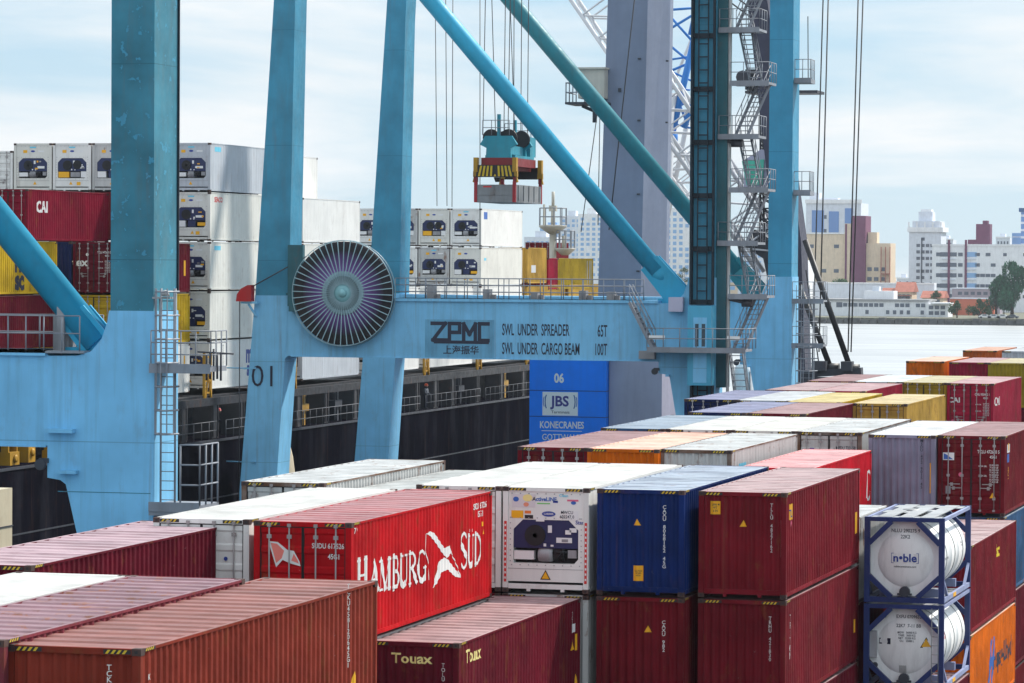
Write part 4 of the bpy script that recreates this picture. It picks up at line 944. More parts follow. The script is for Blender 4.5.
# ------------------------------------------------------------------ people on the ship's deck
def skin_mesh(verts, edges, radii):
    me = bpy.data.meshes.new('body'); me.from_pydata(verts, edges, []); o = bpy.data.objects.new('body_build', me); COL.objects.link(o)
    md = o.modifiers.new('s', 'SKIN'); sv = me.skin_vertices[0].data
    for k, r in enumerate(radii): sv[k].radius = (r, r) if not isinstance(r, tuple) else r
    sv[0].use_root = True
    sb = o.modifiers.new('d', 'SUBSURF'); sb.levels = 2; sb.render_levels = 2
    dg = bpy.context.evaluated_depsgraph_get(); dg.update()
    m2 = bpy.data.meshes.new_from_object(o.evaluated_get(dg)); bpy.data.objects.remove(o); bpy.data.meshes.remove(me)
    for p in m2.polygons: p.use_smooth = True
    return m2
def person(label, loc, rz, jacket, helmet, lean=.0, reach=.35):
    o = thing('person', label, 'person', loc, rz)
    L_ = lean
    def q(x, y, z): return (x, y+max(0, z-.92)*L_, z-(max(0, z-.92)*L_*L_*.35))
    vs = [q(0, 0, .95), q(0, 0, 1.15), q(0, 0, 1.38), q(0, .0, 1.50), q(0, .02, 1.62),
          q(.10, 0, .92), (.11, .03, .50), (.11, 0, .08), (.11, .14, .04), q(-.10, 0, .92), (-.12, .0, .50), (-.14, -.06, .08), (-.14, .08, .04),
          q(.19, 0, 1.40), q(.24, .06, 1.13), q(.20, reach, 1.06), q(.19, reach+.10, 1.04), q(-.19, 0, 1.40), q(-.24, .05, 1.13), q(-.20, reach-.05, 1.02), q(-.19, reach+.05, 1.0)]
    es = [(0, 1), (1, 2), (2, 3), (3, 4), (0, 5), (5, 6), (6, 7), (7, 8), (0, 9), (9, 10), (10, 11), (11, 12), (2, 13), (13, 14), (14, 15), (15, 16), (2, 17), (17, 18), (18, 19), (19, 20)]
    rs = [.14, .14, .15, .06, .105, .09, .07, .05, .045, .09, .07, .05, .045, .065, .05, .04, .04, .065, .05, .04, .04]
    part('body', skin_mesh(vs, es, rs), [paint('work_trousers', (.03, .035, .055), .8, .2, .2, .1)], o)
    rs2 = [.165, .165, .175, .085, .085]
    part('jacket', skin_mesh([q(0, 0, .88), q(0, 0, 1.12), q(0, 0, 1.40), q(.20, 0, 1.40), q(.25, .06, 1.12), q(.205, reach*.8, 1.06), q(-.20, 0, 1.40), q(-.25, .05, 1.12), q(-.205, reach*.8-.05, 1.03)], [(0, 1), (1, 2), (2, 3), (3, 4), (4, 5), (2, 6), (6, 7), (7, 8)], [.165, .165, .17, .085, .068, .058, .085, .068, .058]), [jacket], o)
    hc = q(0, .02, 1.66)
    b = MB(); b.lathe([(.105, -.06), (.115, 0), (.11, .05), (.08, .10), (.001, .125)], hc, 14); part('head', b, [flat('skin_tan', (.32, .18, .12), .6)], o, (0, .01, -.05))
    b = MB(); b.lathe([(.155, .0), (.15, .015), (.13, .02), (.125, .07), (.09, .13), (.001, .155)], hc, 16); part('helmet', b, [helmet], o)
    return o
person('worker in dark clothes and orange red helmet standing at the ship rail', (-70.25, 239.4, ZD), rad(-100), flat('jacket_grey', (.10, .11, .13), .8), flat('helmet_red', (.62, .08, .02), .4))
person('worker in green jacket and red helmet leaning over the ship rail', (-70.35, 195.4, ZD), rad(-80), flat('jacket_green', (.05, .22, .06), .8), flat('helmet_crimson', (.50, .02, .02), .4), .45)

# ------------------------------------------------------------------ quay cranes
def rel(o): return Vector(-o.location)
def cpart(o, name, mb, mats, parent=None):
    return part(name, mb, mats, parent or o, rel(o) if parent is None else (0, 0, 0))
def frame(o, yc_, xo=0., dz=0., near=True, tubem=None, clean=None, small=False, bz=0., kx=.47, um=None):
    """one portal frame across the quay: two legs, portal beam, diagonal brace. yc_ = its front face"""
    y0, y1 = yc_, yc_+2.15
    # waterside leg, leaning
    secs = [(-G+1.4, -67.75, -65.5), (-2.0, -66.60, -64.55), (15.0, -65.55, -64.25), (26, -64.85, -63.75)]
    b = MB(); b.loft([[(xl+xo, y0, z), (xr+xo, y0, z), (xr+xo, y1, z), (xl+xo, y1, z)] for z, xl, xr in secs[:2]])
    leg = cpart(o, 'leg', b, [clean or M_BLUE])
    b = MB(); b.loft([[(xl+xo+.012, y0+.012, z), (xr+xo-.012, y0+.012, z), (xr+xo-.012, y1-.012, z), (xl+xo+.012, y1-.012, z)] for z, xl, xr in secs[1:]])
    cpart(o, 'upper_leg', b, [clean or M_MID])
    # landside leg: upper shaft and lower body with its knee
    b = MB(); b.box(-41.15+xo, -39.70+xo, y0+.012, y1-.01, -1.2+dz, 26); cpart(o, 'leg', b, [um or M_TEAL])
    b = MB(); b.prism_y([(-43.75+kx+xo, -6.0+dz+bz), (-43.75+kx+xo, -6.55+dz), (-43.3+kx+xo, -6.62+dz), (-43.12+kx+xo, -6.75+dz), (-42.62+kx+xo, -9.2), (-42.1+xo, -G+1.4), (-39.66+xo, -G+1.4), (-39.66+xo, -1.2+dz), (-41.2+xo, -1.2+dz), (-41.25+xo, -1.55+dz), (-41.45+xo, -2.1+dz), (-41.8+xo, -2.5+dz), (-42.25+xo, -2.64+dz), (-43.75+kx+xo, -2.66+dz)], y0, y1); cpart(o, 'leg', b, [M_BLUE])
    # portal beam
    b = MB(); b.prism_y([(-43.748+kx+xo, -2.62+dz), (-65.2+xo, -2.45+dz), (-65.2+xo, -6.4+dz+bz), (-64.6+xo, -5.85+dz+bz), (-43.748+kx+xo, -5.85+dz+bz)], y0+.015, y1-.015)
    b.box(-64.4+xo, -43.8+kx+xo, y0-.10, y1+.1, -2.66+dz, -2.50+dz); b.box(-64.4+xo, -43.8+kx+xo, y0-.04, y1+.04, -5.90+dz+bz, -5.84+dz+bz)
    beam = cpart(o, 'portal_beam', b, [M_BLUE])
    # diagonal brace tube with end gussets
    ym = (y0+y1)/2; p0 = Vector((-41.9+xo, ym, -2.35+dz)); d = Vector((-1, 0, 1.150)).normalized()
    b = MB()
    if small: b.tube(p0+d*.1, p0+d*38, .50, 20)
    else: b.tube(p0+d*1.9, p0+d*38, .50, 20); b.tube(p0+d*1.2, p0+d*1.92, .30, 20, .52)
    tb = cpart(o, 'brace_tube', b, [tubem or M_TUBE])
    b = MB(); n = Vector((1.15, 0, 1)).normalized()
    for yy in (-.30, .30):
        c = Vector((0, yy, 0)); g = .55 if small else .75; ge = .5 if small else .62; pts = [p0-d*.9-n*g, p0-d*.9+n*g, p0+d*(1.3 if small else 2.6)+n*ge, p0+d*(1.3 if small else 2.6)-n*ge]
        b.loft([[p+c+Vector((0, s*.04, 0)) for p in pts] for s in (-1, 1)])
    b.box(-43.1+xo, -41.3+xo, ym-.28, ym+.28, -3.0+dz, -2.4+dz)
    cpart(o, 'gusset', b, [tubem or M_BLUE])
    # knee bracket and sheave
    zz = dz+bz
    b = MB(); b.box(-43.72+kx+xo, -42.3+xo, y0-.35, y0-.002, -5.42+zz, -5.30+zz); cpart(o, 'bracket', b, [M_BLUE])
    b = MB(); b.box(-43.3+kx+xo, -42.2+xo, y0-.3, y0-.002, -6.72+zz, -6.62+zz); cpart(o, 'bracket', b, [M_BLUE])
    b = MB(); b.lathe([(.18, -.06), (.18, .06)], (-43.95+kx+xo, y0-.1, -6.45+zz), 12, 0, 'y'); b.box(-44.0+kx+xo, -43.7+kx+xo, y0-.12, y0+.1, -6.4+zz, -6.25+zz); cpart(o, 'sheave', b, [M_STEELDK])
    # bogies under both legs
    for xc in (-66.6, -40.9):
        b = MB(); b.box(xc-.9+xo, xc+.9+xo, y0-2.2, y1+2.2, -G+.75, -G+1.42)
        for q in range(6): b.lathe([(.36, -.15), (.36, .15)], (xc+xo, y0-1.8+q*1.15, -G+.37), 14, 0, 'x')
        cpart(o, 'bogie', b, [M_STEELDK])
    return leg, beam
def weld(b, x0, x1, y, z): b.box(x0, x1, y-.006, y, z-.012, z+.012)

crane = thing('quay_crane', 'blue quay crane with cable reel and lettered portal beam', 'crane', (-53, 202, -G))
YN, YF = 192.0, 211.5
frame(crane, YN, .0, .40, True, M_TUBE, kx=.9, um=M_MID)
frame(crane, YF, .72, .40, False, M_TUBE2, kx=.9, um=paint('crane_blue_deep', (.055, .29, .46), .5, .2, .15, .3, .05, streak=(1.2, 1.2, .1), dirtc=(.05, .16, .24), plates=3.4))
b = MB()
for x in (-66.4, -40.6): b.box(x-.5, x+.9, YN+2.2, YF-.05, -G+1.43, -G+3.2)
cpart(crane, 'sill_beam', b, [M_BLUE])
# lettering on the portal beam
YB = YN+.015
def cdec(shape, mat, at, name='lettering', off=0., o=crane, y=None):
    r = rel(o); yy = (YB if y is None else y)-.008-off
    return decal(name, shape, lambda u, v: (u+r.x, yy+r.y, v+r.z), mat, o, None, at)
ZPC = -3.985
z = []
sw = .30
z += [[(-56.0, -3.50), (-55.22, -3.50), (-55.95, -4.44), (-55.18, -4.44)]]
z += [[(-54.98, -4.50), (-54.98, -3.50), (-54.38, -3.50), (-54.38, -4.0), (-54.80, -4.0)]]
z += [[(-54.14, -4.44), (-54.14, -3.52), (-53.80, -4.10), (-53.46, -3.52), (-53.46, -4.44)]]
z += [[(-52.72, -3.50), (-53.22, -3.50), (-53.22, -4.44), (-52.72, -4.44)]]
for k, pl in enumerate(z): cdec(strokes2d([pl], .21), M_DARKL, (0, 0), 'lettering', .0008*k)
cdec(rect2d(-55.9, -52.66, -4.64, -4.46), M_DARKL, (0, 0), 'lettering', .006)
cdec(rect2d(-56.42, -52.36, -5.48, -3.28), paint('plate_blue', (.15, .40, .60), .5, .2, .2, .4), (0, 0), 'name_plate', -.004)
cdec(text2d('\u4e0a\u6d77\u632f\u534e', .52, 1.02, .02), M_DARKL, (-54.3, -5.03))
for txt, x, zz, sz, al in (('SWL  UNDER  SPREADER', -51.9, -3.84, .66, 'LEFT'), ('SWL  UNDER  CARGO BEAM', -51.9, -4.90, .66, 'LEFT'), ('65T', -45.8, -3.86, .66, 'RIGHT'), ('100T', -45.8, -4.90, .66, 'RIGHT')):
    V, F = text2d(txt, .92, .385, .014, al); w_ = max(p[0] for p in V)-min(p[0] for p in V)
    cdec((V, F), M_DARKL, (x, zz))
cdec(text2d('01', 1.75, .95, -.006), M_DARKL, (-66.0, -6.70), 'lettering', .02, crane, YN)
# walkway railing, top of the beam
ZT = -2.10
cpart(crane, 'railing', railing([(-58.2, YN+.0, ZT), (-44.2, YN+.0, ZT)], 1.15, .62, .028, 2), [M_GREYRAIL])
cpart(crane, 'railing', railing([(-58.2, YN+2.1, ZT), (-44.2, YN+2.1, ZT)], 1.15, 1.2, .028, 2), [M_GREYRAIL])
b = MB(); b.box(-64.3, -43.9, YN-.08, YN+2.2, ZT-.075, ZT); cpart(crane, 'walkway', b, [M_GREYRAIL])
for x in (-56.3, -53.0, -50.2, -47.4, -45.8):
    b = MB(); b.box(x-.2, x+.2, YN+.6, YN+1.2, ZT, ZT+random.uniform(.35, .75)); b.box(x+.2, x+.5, YN+.8, YN+1.0, ZT, ZT+.25); cpart(crane, 'junction_box', b, [M_GREYU])
# weld seams and rungs on the legs
for zz in (-6.3, -11.7):
    b = MB(); b.bar((-67.3, YN+.2, zz+.08), (-66.5, YN-.02, zz+.12), .16, .10); b.tube((-68.4, YN+.3, zz+.1), (-67.1, YN+.2, zz+.1), .04, 6)
    cpart(crane, 'leg_bracket', b, [M_BLUE])
# cable reel
RC = Vector((-61.13, YN-.55, -1.83))
b = MB(); b.lathe([(.25, -.10), (.55, -.10), (.55, .35), (.25, .35)], (0, 0, 0), 24, 0, 'y'); b.lathe([(.001, -.22), (.22, -.20), (.25, -.1)], (0, 0, 0), 16, 0, 'y')
reel = part('cable_reel', b, [paint('reel_teal', (.22, .46, .50), .45, .5, .2, .25, .1)], crane, RC+rel(crane))
RO = 3.0
M_SPOKE = paint('reel_spoke', (.30, .46, .52), .4, .5, .12, .2)
for y in (-.12, .40):
    b = MB(); n = 64
    for k in range(n):
        a, a2 = 2*math.pi*k/n, 2*math.pi*(k+1)/n
        b.tube((RO*math.cos(a), y, RO*math.sin(a)), (RO*math.cos(a2), y, RO*math.sin(a2)), .022, 5, None, 0, False)
    part('rim', b, [M_SPOKE], reel)
sp = MB(); sp.bar((.5, -.13, 0), (RO, -.13, 0), .036, .05); sm = sp.mesh('spoke'); sm.materials.append(M_SPOKE)
for k in range(48):
    s_ = bpy.data.objects.new('spoke', sm); s_.rotation_euler = (0, 2*math.pi*k/48+.03, 0); link(s_, reel)
b = MB(); b.lathe([(1.28, .02), (1.55, .0), (2.94, .0), (2.94, .33), (1.28, .33)], (0, 0, 0), 64, 0, 'y')
for k in range(28):
    r_ = 1.3+k*.058
b2 = b
M_COIL = bpy.data.materials.new('cable_coil'); M_COIL.use_nodes = True
t = M_COIL.node_tree; bs = t.nodes['Principled BSDF']; co = N(t, 'ShaderNodeTexCoord'); sx = N(t, 'ShaderNodeSeparateXYZ'); t.links.new(co.outputs['Object'], sx.inputs[0])
cx = N(t, 'ShaderNodeCombineXYZ'); t.links.new(sx.outputs[0], cx.inputs[0]); t.links.new(sx.outputs[2], cx.inputs[1])
ln = N(t, 'ShaderNodeVectorMath', operation='LENGTH'); t.links.new(cx.outputs[0], ln.inputs[0])
rp = N(t, 'ShaderNodeValToRGB'); mr = N(t, 'ShaderNodeMapRange'); mr.inputs[1].default_value = 1.25; mr.inputs[2].default_value = 2.95
t.links.new(ln.outputs['Value'], mr.inputs[0]); t.links.new(mr.outputs[0], rp.inputs[0])
rp.color_ramp.elements[0].color = (.34, .19, .56, 1); rp.color_ramp.elements[1].color = (.012, .010, .018, 1); rp.color_ramp.elements[1].position = .70  # purple sheen towards the hub is put into the coil's colour
e = rp.color_ramp.elements.new(.25); e.color = (.20, .10, .36, 1)
mu = N(t, 'ShaderNodeMath', operation='MULTIPLY'); mu.inputs[1].default_value = 110; t.links.new(ln.outputs['Value'], mu.inputs[0]); si = N(t, 'ShaderNodeMath', operation='SINE'); t.links.new(mu.outputs[0], si.inputs[0])
bp = N(t, 'ShaderNodeBump'); bp.inputs['Strength'].default_value = .8; bp.inputs['Distance'].default_value = .03; t.links.new(si.outputs[0], bp.inputs['Height']); t.links.new(bp.outputs[0], bs.inputs['Normal'])
t.links.new(rp.outputs[0], bs.inputs['Base Color']); bs.inputs['Roughness'].default_value = .5
part('cable_coil', b, [M_COIL], reel)
b = MB(); b.lathe([(.56, -.02), (1.25, -.02), (1.25, .30), (.56, .30)], (0, 0, 0), 48, 0, 'y')
for r0_, r1_ in ((.70, .76), (.92, .98), (1.14, 1.25)):
    b2 = MB(); b2.lathe([(r0_, -.06), (r1_, -.06), (r1_, -.02), (r0_, -.02)], (0, 0, 0), 40, 0, 'y'); part('hub_ring', b2, [M_SPOKE], reel)
part('reel_drum', b, [paint('drum_pale', (.62, .70, .72), .35, .5, .3, .3)], reel)
# guide hood and feed cable
b = MB(); pr = [(-67.75, -2.15), (-67.55, -1.70), (-67.15, -1.45), (-66.75, -1.42), (-66.75, -2.15)]
pr = [(-67.55, -2.35), (-67.50, -1.95), (-67.25, -1.62), (-66.86, -1.42), (-66.62, -1.40), (-66.62, -2.35)]
b.prism_y(pr, YN-.6, YN-.05); cpart(crane, 'cable_hood', b, [paint('hood_red', (.42, .012, .015), .45, .4, .15, .2)])
b = MB(); b.bar((-67.3, YN-.3, -2.42), (-66.3, YN-.3, -2.42), .3, .12); b.bar((-66.9, YN-.3, -2.5), (-66.5, YN-.05, -3.2), .12, .12); cpart(crane, 'hood_bracket', b, [M_BLUE])
b = MB(); b.tube((-63.4, YN-.3, .25), (-66.75, YN-.3, -1.55), .035, 6); b.tube((-67.42, YN-.3, -2.3), (-67.42, YN-.3, -16.2), .03, 6); cpart(crane, 'feed_cable', b, [M_ROPE])
b = MB(); b.box(-64.5, -63.6, YN-.4, YN-.02, -2.6, .9); b.box(-64.4, -63.3, YN-.5, YN-.1, -2.9, -2.4); b.tube((-64.6, YN-.3, -1.9), (-62.8, YN-.3, -1.9), .07, 8); cpart(crane, 'reel_drive', b, [M_DKTEAL])
# machinery house door on the landside leg, ladder shaft, stair tower
b = MB(); b.box(-40.95, -39.62, YN-1.25, YN-.02, -6.75, -2.35); cpart(crane, 'lift_cabin', b, [paint('cabin_blue', (.07, .38, .58), .45, .4, .12, .2)])
for x in (-40.42, -40.05):
    b = MB(); b.box(x-.10, x+.10, YN-1.275, YN-1.24, -4.6, -3.35); cpart(crane, 'window', b, [M_GLASS])
b = MB(); b.box(-40.62, -39.86, YN-1.272, YN-1.255, -6.6, -3.0); cpart(crane, 'door', b, [MATS['crane_blue']])
def shaft(o, x0, x1, yf, z0, z1, extra=True):
    for xa, xb in ((x0, x0+.10), (x1-.06, x1)):
        b = MB(); b.box(xa, xb, yf-.55, yf-.01, z0, z1); cpart(o, 'shaft_channel', b, [M_SHAFT])
    b = MB(); b.box(x0+.11, x1-.07, yf-.035, yf-.012, z0, z1); cpart(o, 'shaft_back', b, [M_MID])
    b = MB(); xa, xb = x0+.38, x0+.92
    for x in (xa, xb): b.box(x-.03, x+.03, yf-.30, yf-.22, z0, z1)
    zz = z0
    while zz < z1: b.box(xa-.02, xb+.02, yf-.29, yf-.23, zz, zz+.07); zz += .72
    zz = z0
    while zz < z1: b.box(x0+.1, x1-.07, yf-.20, yf-.05, zz, zz+.28); zz += 2.95
    cpart(o, 'shaft_ladder', b, [M_SHAFT])
shaft(crane, -41.02, -39.72, YN+.012, -2.3, 26); shaft(crane, -40.95, -39.7, YN-.005, -G+1.5, -6.8)
b = MB(); b.box(-39.685, -39.12, YN+.3, YN+1.5, -6.9, 26); cpart(crane, 'stair_column', b, [M_DKTEAL])
b = MB(); b.box(-39.1, -39.03, YN+.4, YN+.9, -16, 26); cpart(crane, 'conduit', b, [M_GALV])
# platforms: main landing
def slab(o, x0, x1, y0, y1, z, h=.12, m=None, name='platform'):
    b = MB(); b.box(x0, x1, y0, y1, z-h, z); b.box(x0, x1, y0-.03, y0, z-.22, z+.08); return cpart(o, name, b, [m or M_GREYRAIL])
ZM = -4.72
slab(crane, -43.1, -37.55, YN-1.9, YN-.05, ZM, .14)
cpart(crane, 'railing', railing([(-43.1, YN-1.88, ZM), (-37.55, YN-1.88, ZM), (-37.55, YN+1.0, ZM)], 1.12, .9, .028, 1), [M_GREYRAIL])
for xa, xb in ((-43.0, -42.1), (-38.6, -37.9)):
    b = MB(); b.box(xa, xb, YN-1.86, YN-1.82, ZM+.5, ZM+.72); cpart(crane, 'sign_board', b, [M_STICKW])
b = MB(); b.box(-43.9, -43.0, YN-.4, YN-.05, -5.35, -4.9); cpart(crane, 'electric_box', b, [M_GREYU])
b = MB(); b.box(-42.2, -41.4, YN-.5, YN-.05, -2.7, -1.9); cpart(crane, 'electric_box', b, [M_TOWERL])
def flight(o, p0, p1, wd=.75, n=11, axis='y'):
    """stair flight between two points (in x), width along y"""
    b = MB(); p0, p1 = Vector(p0), Vector(p1); wv = Vector((0, wd/2, 0)) if axis == 'y' else Vector((wd/2, 0, 0))
    up = (0, 0, 1)
    for s in (-1, 1):
        b.bar(p0+wv*s, p1+wv*s, .05, .18); b.tube(p0+wv*s+Vector((0, 0, 1.0)), p1+wv*s+Vector((0, 0, 1.0)), .026, 6); b.tube(p0+wv*s+Vector((0, 0, .5)), p1+wv*s+Vector((0, 0, .5)), .02, 6)
        for k in range(0, n+1, 3):
            c = p0+(p1-p0)*k/n+wv*s; b.tube(c, c+Vector((0, 0, 1.0)), .022, 6)
    for k in range(1, n):
        c = p0+(p1-p0)*k/n
        b.box(c.x-(.13 if axis == 'y' else wd/2), c.x+(.13 if axis == 'y' else wd/2), c.y-(wd/2 if axis == 'y' else .13), c.y+(wd/2 if axis == 'y' else .13), c.z-.02, c.z+.02)
    return cpart(o, 'stair_flight', b, [M_GREYRAIL])
flight(crane, (-44.25, YN-.9, ZT-.1), (-42.85, YN-1.2, ZM), .8, 9)
# zigzag stairs up the landside leg, one landing every 2.95 m
lv = ZM; k = 0
while lv < 22:
    nx = lv+2.95
    xa, xb = (-38.35, -37.35) if k % 2 == 0 else (-37.55, -38.45)
    flight(crane, (xa, YN+.5, lv), (xb, YN+1.9, nx), .68, 11, 'x')
    if k % 2 == 1: x0, x1 = -39.6, -37.3
    else: x0, x1 = -38.95, -36.75
    slab(crane, x0, x1, YN+.1, YN+2.3, nx, .14)
    cpart(crane, 'railing', railing([(x0+.05, YN+.12, nx), (x1, YN+.12, nx), (x1, YN+2.25, nx)], 1.1, .75, .024, 1), [M_GREYRAIL])
    if k % 3 == 0:
        b = MB(); b.bar((x0, YN+.6, nx-.2), (x0+1.2, YN+.6, nx-.45), .5, .22); b.lathe([(.22, -.3), (.22, .3)], (x0+1.0, YN+.5, nx-.42), 12, 0, 'x'); cpart(crane, 'landing_bracket', b, [M_STEELDK])
    lv = nx; k += 1
flight(crane, (-38.3, YN+1.9, -9.3), (-38.6, YN+.5, ZM-.05), .75, 13, 'x')
cpart(crane, 'railing', railing([(-37.8, YN+2, -8.2), (-35.5, YN+2, -8.2)], 1.1, .8, .024, 1), [M_GREYRAIL]); slab(crane, -37.9, -35.3, YN+1.4, YN+2.4, -8.2)
# caged ladder on the far landside leg
def cage(o, x, y, z0, z1, w=.55, d=.75):
    b = MB()
    for dx in (-w/2, w/2): b.tube((x+dx, y, z0), (x+dx, y, z1), .035, 6)
    zz = z0+.1
    while zz < z1: b.tube((x-w/2, y, zz), (x+w/2, y, zz), .016, 5); zz += .3
    zz = z0+2.2
    while zz < z1:
        pts = [(x-w/2, y, zz)]+[(x-d*.5*math.cos(a), y-d*.95*math.sin(a) if True else y, zz) for a in [math.pi*k/6 for k in range(0, 7)]]+[(x+w/2, y, zz)]
        for p, q in zip(pts, pts[1:]): b.tube(p, q, .03, 5, None, 0, False)
        zz += .75
    for k in range(1, 6):
        a = math.pi*k/6; b.tube((x-d*.5*math.cos(a), y-d*.95*math.sin(a), z0+2.2), (x-d*.5*math.cos(a), y-d*.95*math.sin(a), z1), .022, 5)
    return cpart(o, 'caged_ladder', b, [M_GREYRAIL])
cage(crane, -38.1, YF+.6, -G+1, -1.3, .75, 1.3)
for zz in (-2.2, -4.9): slab(crane, -38.95, -37.0, YF, YF+1.3, zz); cpart(crane, 'railing', railing([(-38.9, YF, zz), (-37.0, YF, zz), (-37.0, YF+1.3, zz)], 1.1, .6, .024, 1), [M_GREYRAIL])
for zz in (4.4, 11.2):
    slab(crane, -38.95, -37.9, YF+.2, YF+1.6, zz, .25); cpart(crane, 'railing', railing([(-38.9, YF+.2, zz), (-37.95, YF+.2, zz), (-37.95, YF+1.6, zz)], 1.2, .55, .026, 1), [M_GREYRAIL])
b = MB(); b.tube((-38.1, YF+.3, 11.2), (-38.15, YF+.3, 15), .03, 5); cpart(crane, 'antenna', b, [M_STEELDK])

# the nearer crane, of which one landside leg shows at the left
crane2 = thing('quay_crane', 'blue quay crane column with caged ladder at the left, nearest crane', 'crane', (-53, 96, -G))
YL = 104.9
frame(crane2, YL, -.08, -.42, True, M_TUBE, small=True, bz=.32)
frame(crane2, YL-19.5, -.08, -.42, True, M_TUBE, small=True, bz=.32)
b = MB()
for x in (-66.6, -40.8): b.box(x-.7, x+.7, YL-15.2, YL-.05, -G+1.43, -G+3.2)
cpart(crane2, 'sill_beam', b, [M_BLUE])
ZW2 = -2.92
b = MB(); b.box(-60, -42.1, YL-.10, YL+2.2, ZW2-.07, ZW2); cpart(crane2, 'walkway', b, [M_GREYRAIL])
cpart(crane2, 'railing', railing([(-60, YL-.05, ZW2), (-42.25, YL-.05, ZW2)], 1.12, .62, .024, 1), [M_GREYRAIL]); cpart(crane2, 'railing', railing([(-60, YL+2.1, ZW2), (-42.3, YL+2.1, ZW2)], 1.12, 1.1, .024, 1), [M_GREYRAIL])
b = MB(); b.box(-43.55, -43.0, YL+.9, YL+1.5, ZW2, ZW2+1.1); b.box(-43.3, -43.05, YL+.6, YL+.7, ZW2, ZW2+1.4); cpart(crane2, 'junction_box', b, [M_GREYU])
# pipes and the hollow in the fillet where brace meets leg
b = MB(); weld(b, -41.32, -39.86, YL+.012, -.05); weld(b, -43.0, -39.85, YL, -7.4); cpart(crane2, 'weld_seam', b, [M_TEAL])
b = MB(); b.box(-39.835, -39.80, YL+.1, YL+1.9, 2.2, 2.23); b.box(-39.86, -39.72, YL+2.1, YL+2.16, -1, 26); cpart(crane2, 'edge_strip', b, [M_SHAFT])
cage(crane2, -39.35, YL+.2, -7.7, -.9, .48, .72)
slab(crane2, -39.8, -37.75, YL-.3, YL+1.2, -3.35, .16)
cpart(crane2, 'railing', railing([(-39.75, YL-.28, -3.35), (-37.75, YL-.28, -3.35), (-37.75, YL+1.2, -3.35)], 1.12, .5, .022, 2), [M_GREYRAIL])
b = MB()
for q in range(5): b.tube((-38.1+q*.12, YL+.3, -3.8+.05*(q % 2)), (-38.1+q*.12, YL+.3, -3.0+.1*(q % 3)), .035, 6)
b.tube((-38.4, YL+.3, -2.9), (-37.2, YL+.3, -2.95), .03, 6); cpart(crane2, 'cable_bundle', b, [M_STEELDK])
slab(crane2, -39.8, -38.1, YL-.3, YL+1.5, -7.72, .35); cpart(crane2, 'railing', railing([(-38.75, YL-.28, -7.72), (-38.1, YL-.28, -7.72), (-38.1, YL+1.4, -7.72)], 1.9, .5, .03, 2), [M_GREYRAIL])
b = MB(); b.bar((-39.8, YL+.1, -1.2), (-39.2, YL+.1, -1.2), .3, .06); b.tube((-39.6, YL+.1, -1.2), (-39.6, YL+.1, -2.3), .03, 6); b.lathe([(.16, 0), (.12, .16), (.02, .2)], (-39.35, YL-.1, -1.15), 10); cpart(crane2, 'lamp_bracket', b, [M_GALV])
# ------------------------------------------------------------------ spreader with its load
sp = thing('container_spreader', 'teal headblock and red spreader hanging on wire ropes', 'crane spreader', (-53.5, 199.2, 5.03))
def sx(name, mb, m): return part(name, mb, m, sp)
M_SPT = paint('spreader_teal', (.02, .30, .40), .45, .4, .2, .3, .1)
def headblock(y):
    b = MB(); b.prism_y([(-.95, 1.55), (-.95, 1.15), (-1.15, 1.75), (-.85, 2.15), (.85, 2.15), (1.15, 1.75), (.95, 1.15), (.95, 1.55)] if False else [(-.75, .98), (-.72, 1.55), (-1.12, 1.75), (-.80, 2.25), (.80, 2.25), (1.12, 1.75), (.72, 1.55), (.75, .98)], y-.12, y+.12); return b
for y in (-2.2, 1.2): sx('headblock', headblock(y), [M_SPT])
b = MB(); b.box(-.6, .6, -2.07, 1.07, 1.2, 1.7); b.box(-.9, .9, -1.9, 2.4, .98, 1.15); b.box(.4, .9, 1.5, 2.8, 1.15, 2.3); sx('headblock_body', b, [M_SPT])
for x in (-.52, .52):
    for y in (-1.95, .95):
        b = MB(); b.lathe([(.50, -.1), (.50, -.06), (.44, 0), (.50, .06), (.50, .1)], (x, y, 2.15), 20, 0, 'y'); sx('sheave', b, [M_BLACK])
b = MB(); b.box(-.09, .09, -2.3, -2.1, 2.2, 3.5); b.box(-.09, .09, 1.3, 1.5, 2.2, 3.3); sx('tilt_post', b, [M_SPT])
for y in (-2.32, 2.6): sx('railing', railing([(-.95, y, 2.3), (.65, y, 2.3)], .85, .55, .025, 1), [M_GREYRAIL])
b = MB(); b.box(-.95, .95, -2.6, 2.6, .50, .98); b.box(-.6, .6, -2.9, 2.9, .30, .52); sx('spreader_beam', b, [M_REDM])
for s in (-1, 1):
    b = MB(); y = s*2.93; b.prism_y([(-1.05, .55), (-1.15, -.15), (1.15, -.15), (1.05, .55)], min(y, y+s*.1), max(y, y+s*.1)); e_ = sx('end_beam', b, [M_BLACK])
    if s < 0:
        for q in range(-4, 5):
            if q == 0: continue
            x = q*.24; decal('hazard_stripe', ([(x-.06, -.1), (x+.06, -.1), (x+.06-q*.035, .5), (x-.06-q*.035, .5)], [(0, 1, 2, 3)]), lambda u, v: (u, -3.04, v), M_YEL, e_)
        decal('hazard_stripe', tri2d(0, -.1, .16), lambda u, v: (u, -3.04, v), M_YEL, e_)
for x in (-1.16, 1.16):
    for y in (-2.9, 2.9):
        b = MB(); b.box(x-.12, x+.12, y-.18, y+.18, .15, .98); b.box(x-.16, x+.16, y-.10, y+.10, -.15, .2); b.bar((x, y, .1), (x*1.12, y, -.45), .12, .18); sx('flipper_arm', b, [M_LASH])
        b = MB(); b.box(x-.1, x+.1, y-.1, y+.1, -.42, -.1); sx('twist_lock', b, [M_REDM])
b = MB(); b.tube((0, -2.5, -.15), (0, -2.5, -.42), .22, 10, .12); sx('hook_block', b, [M_BLACK])
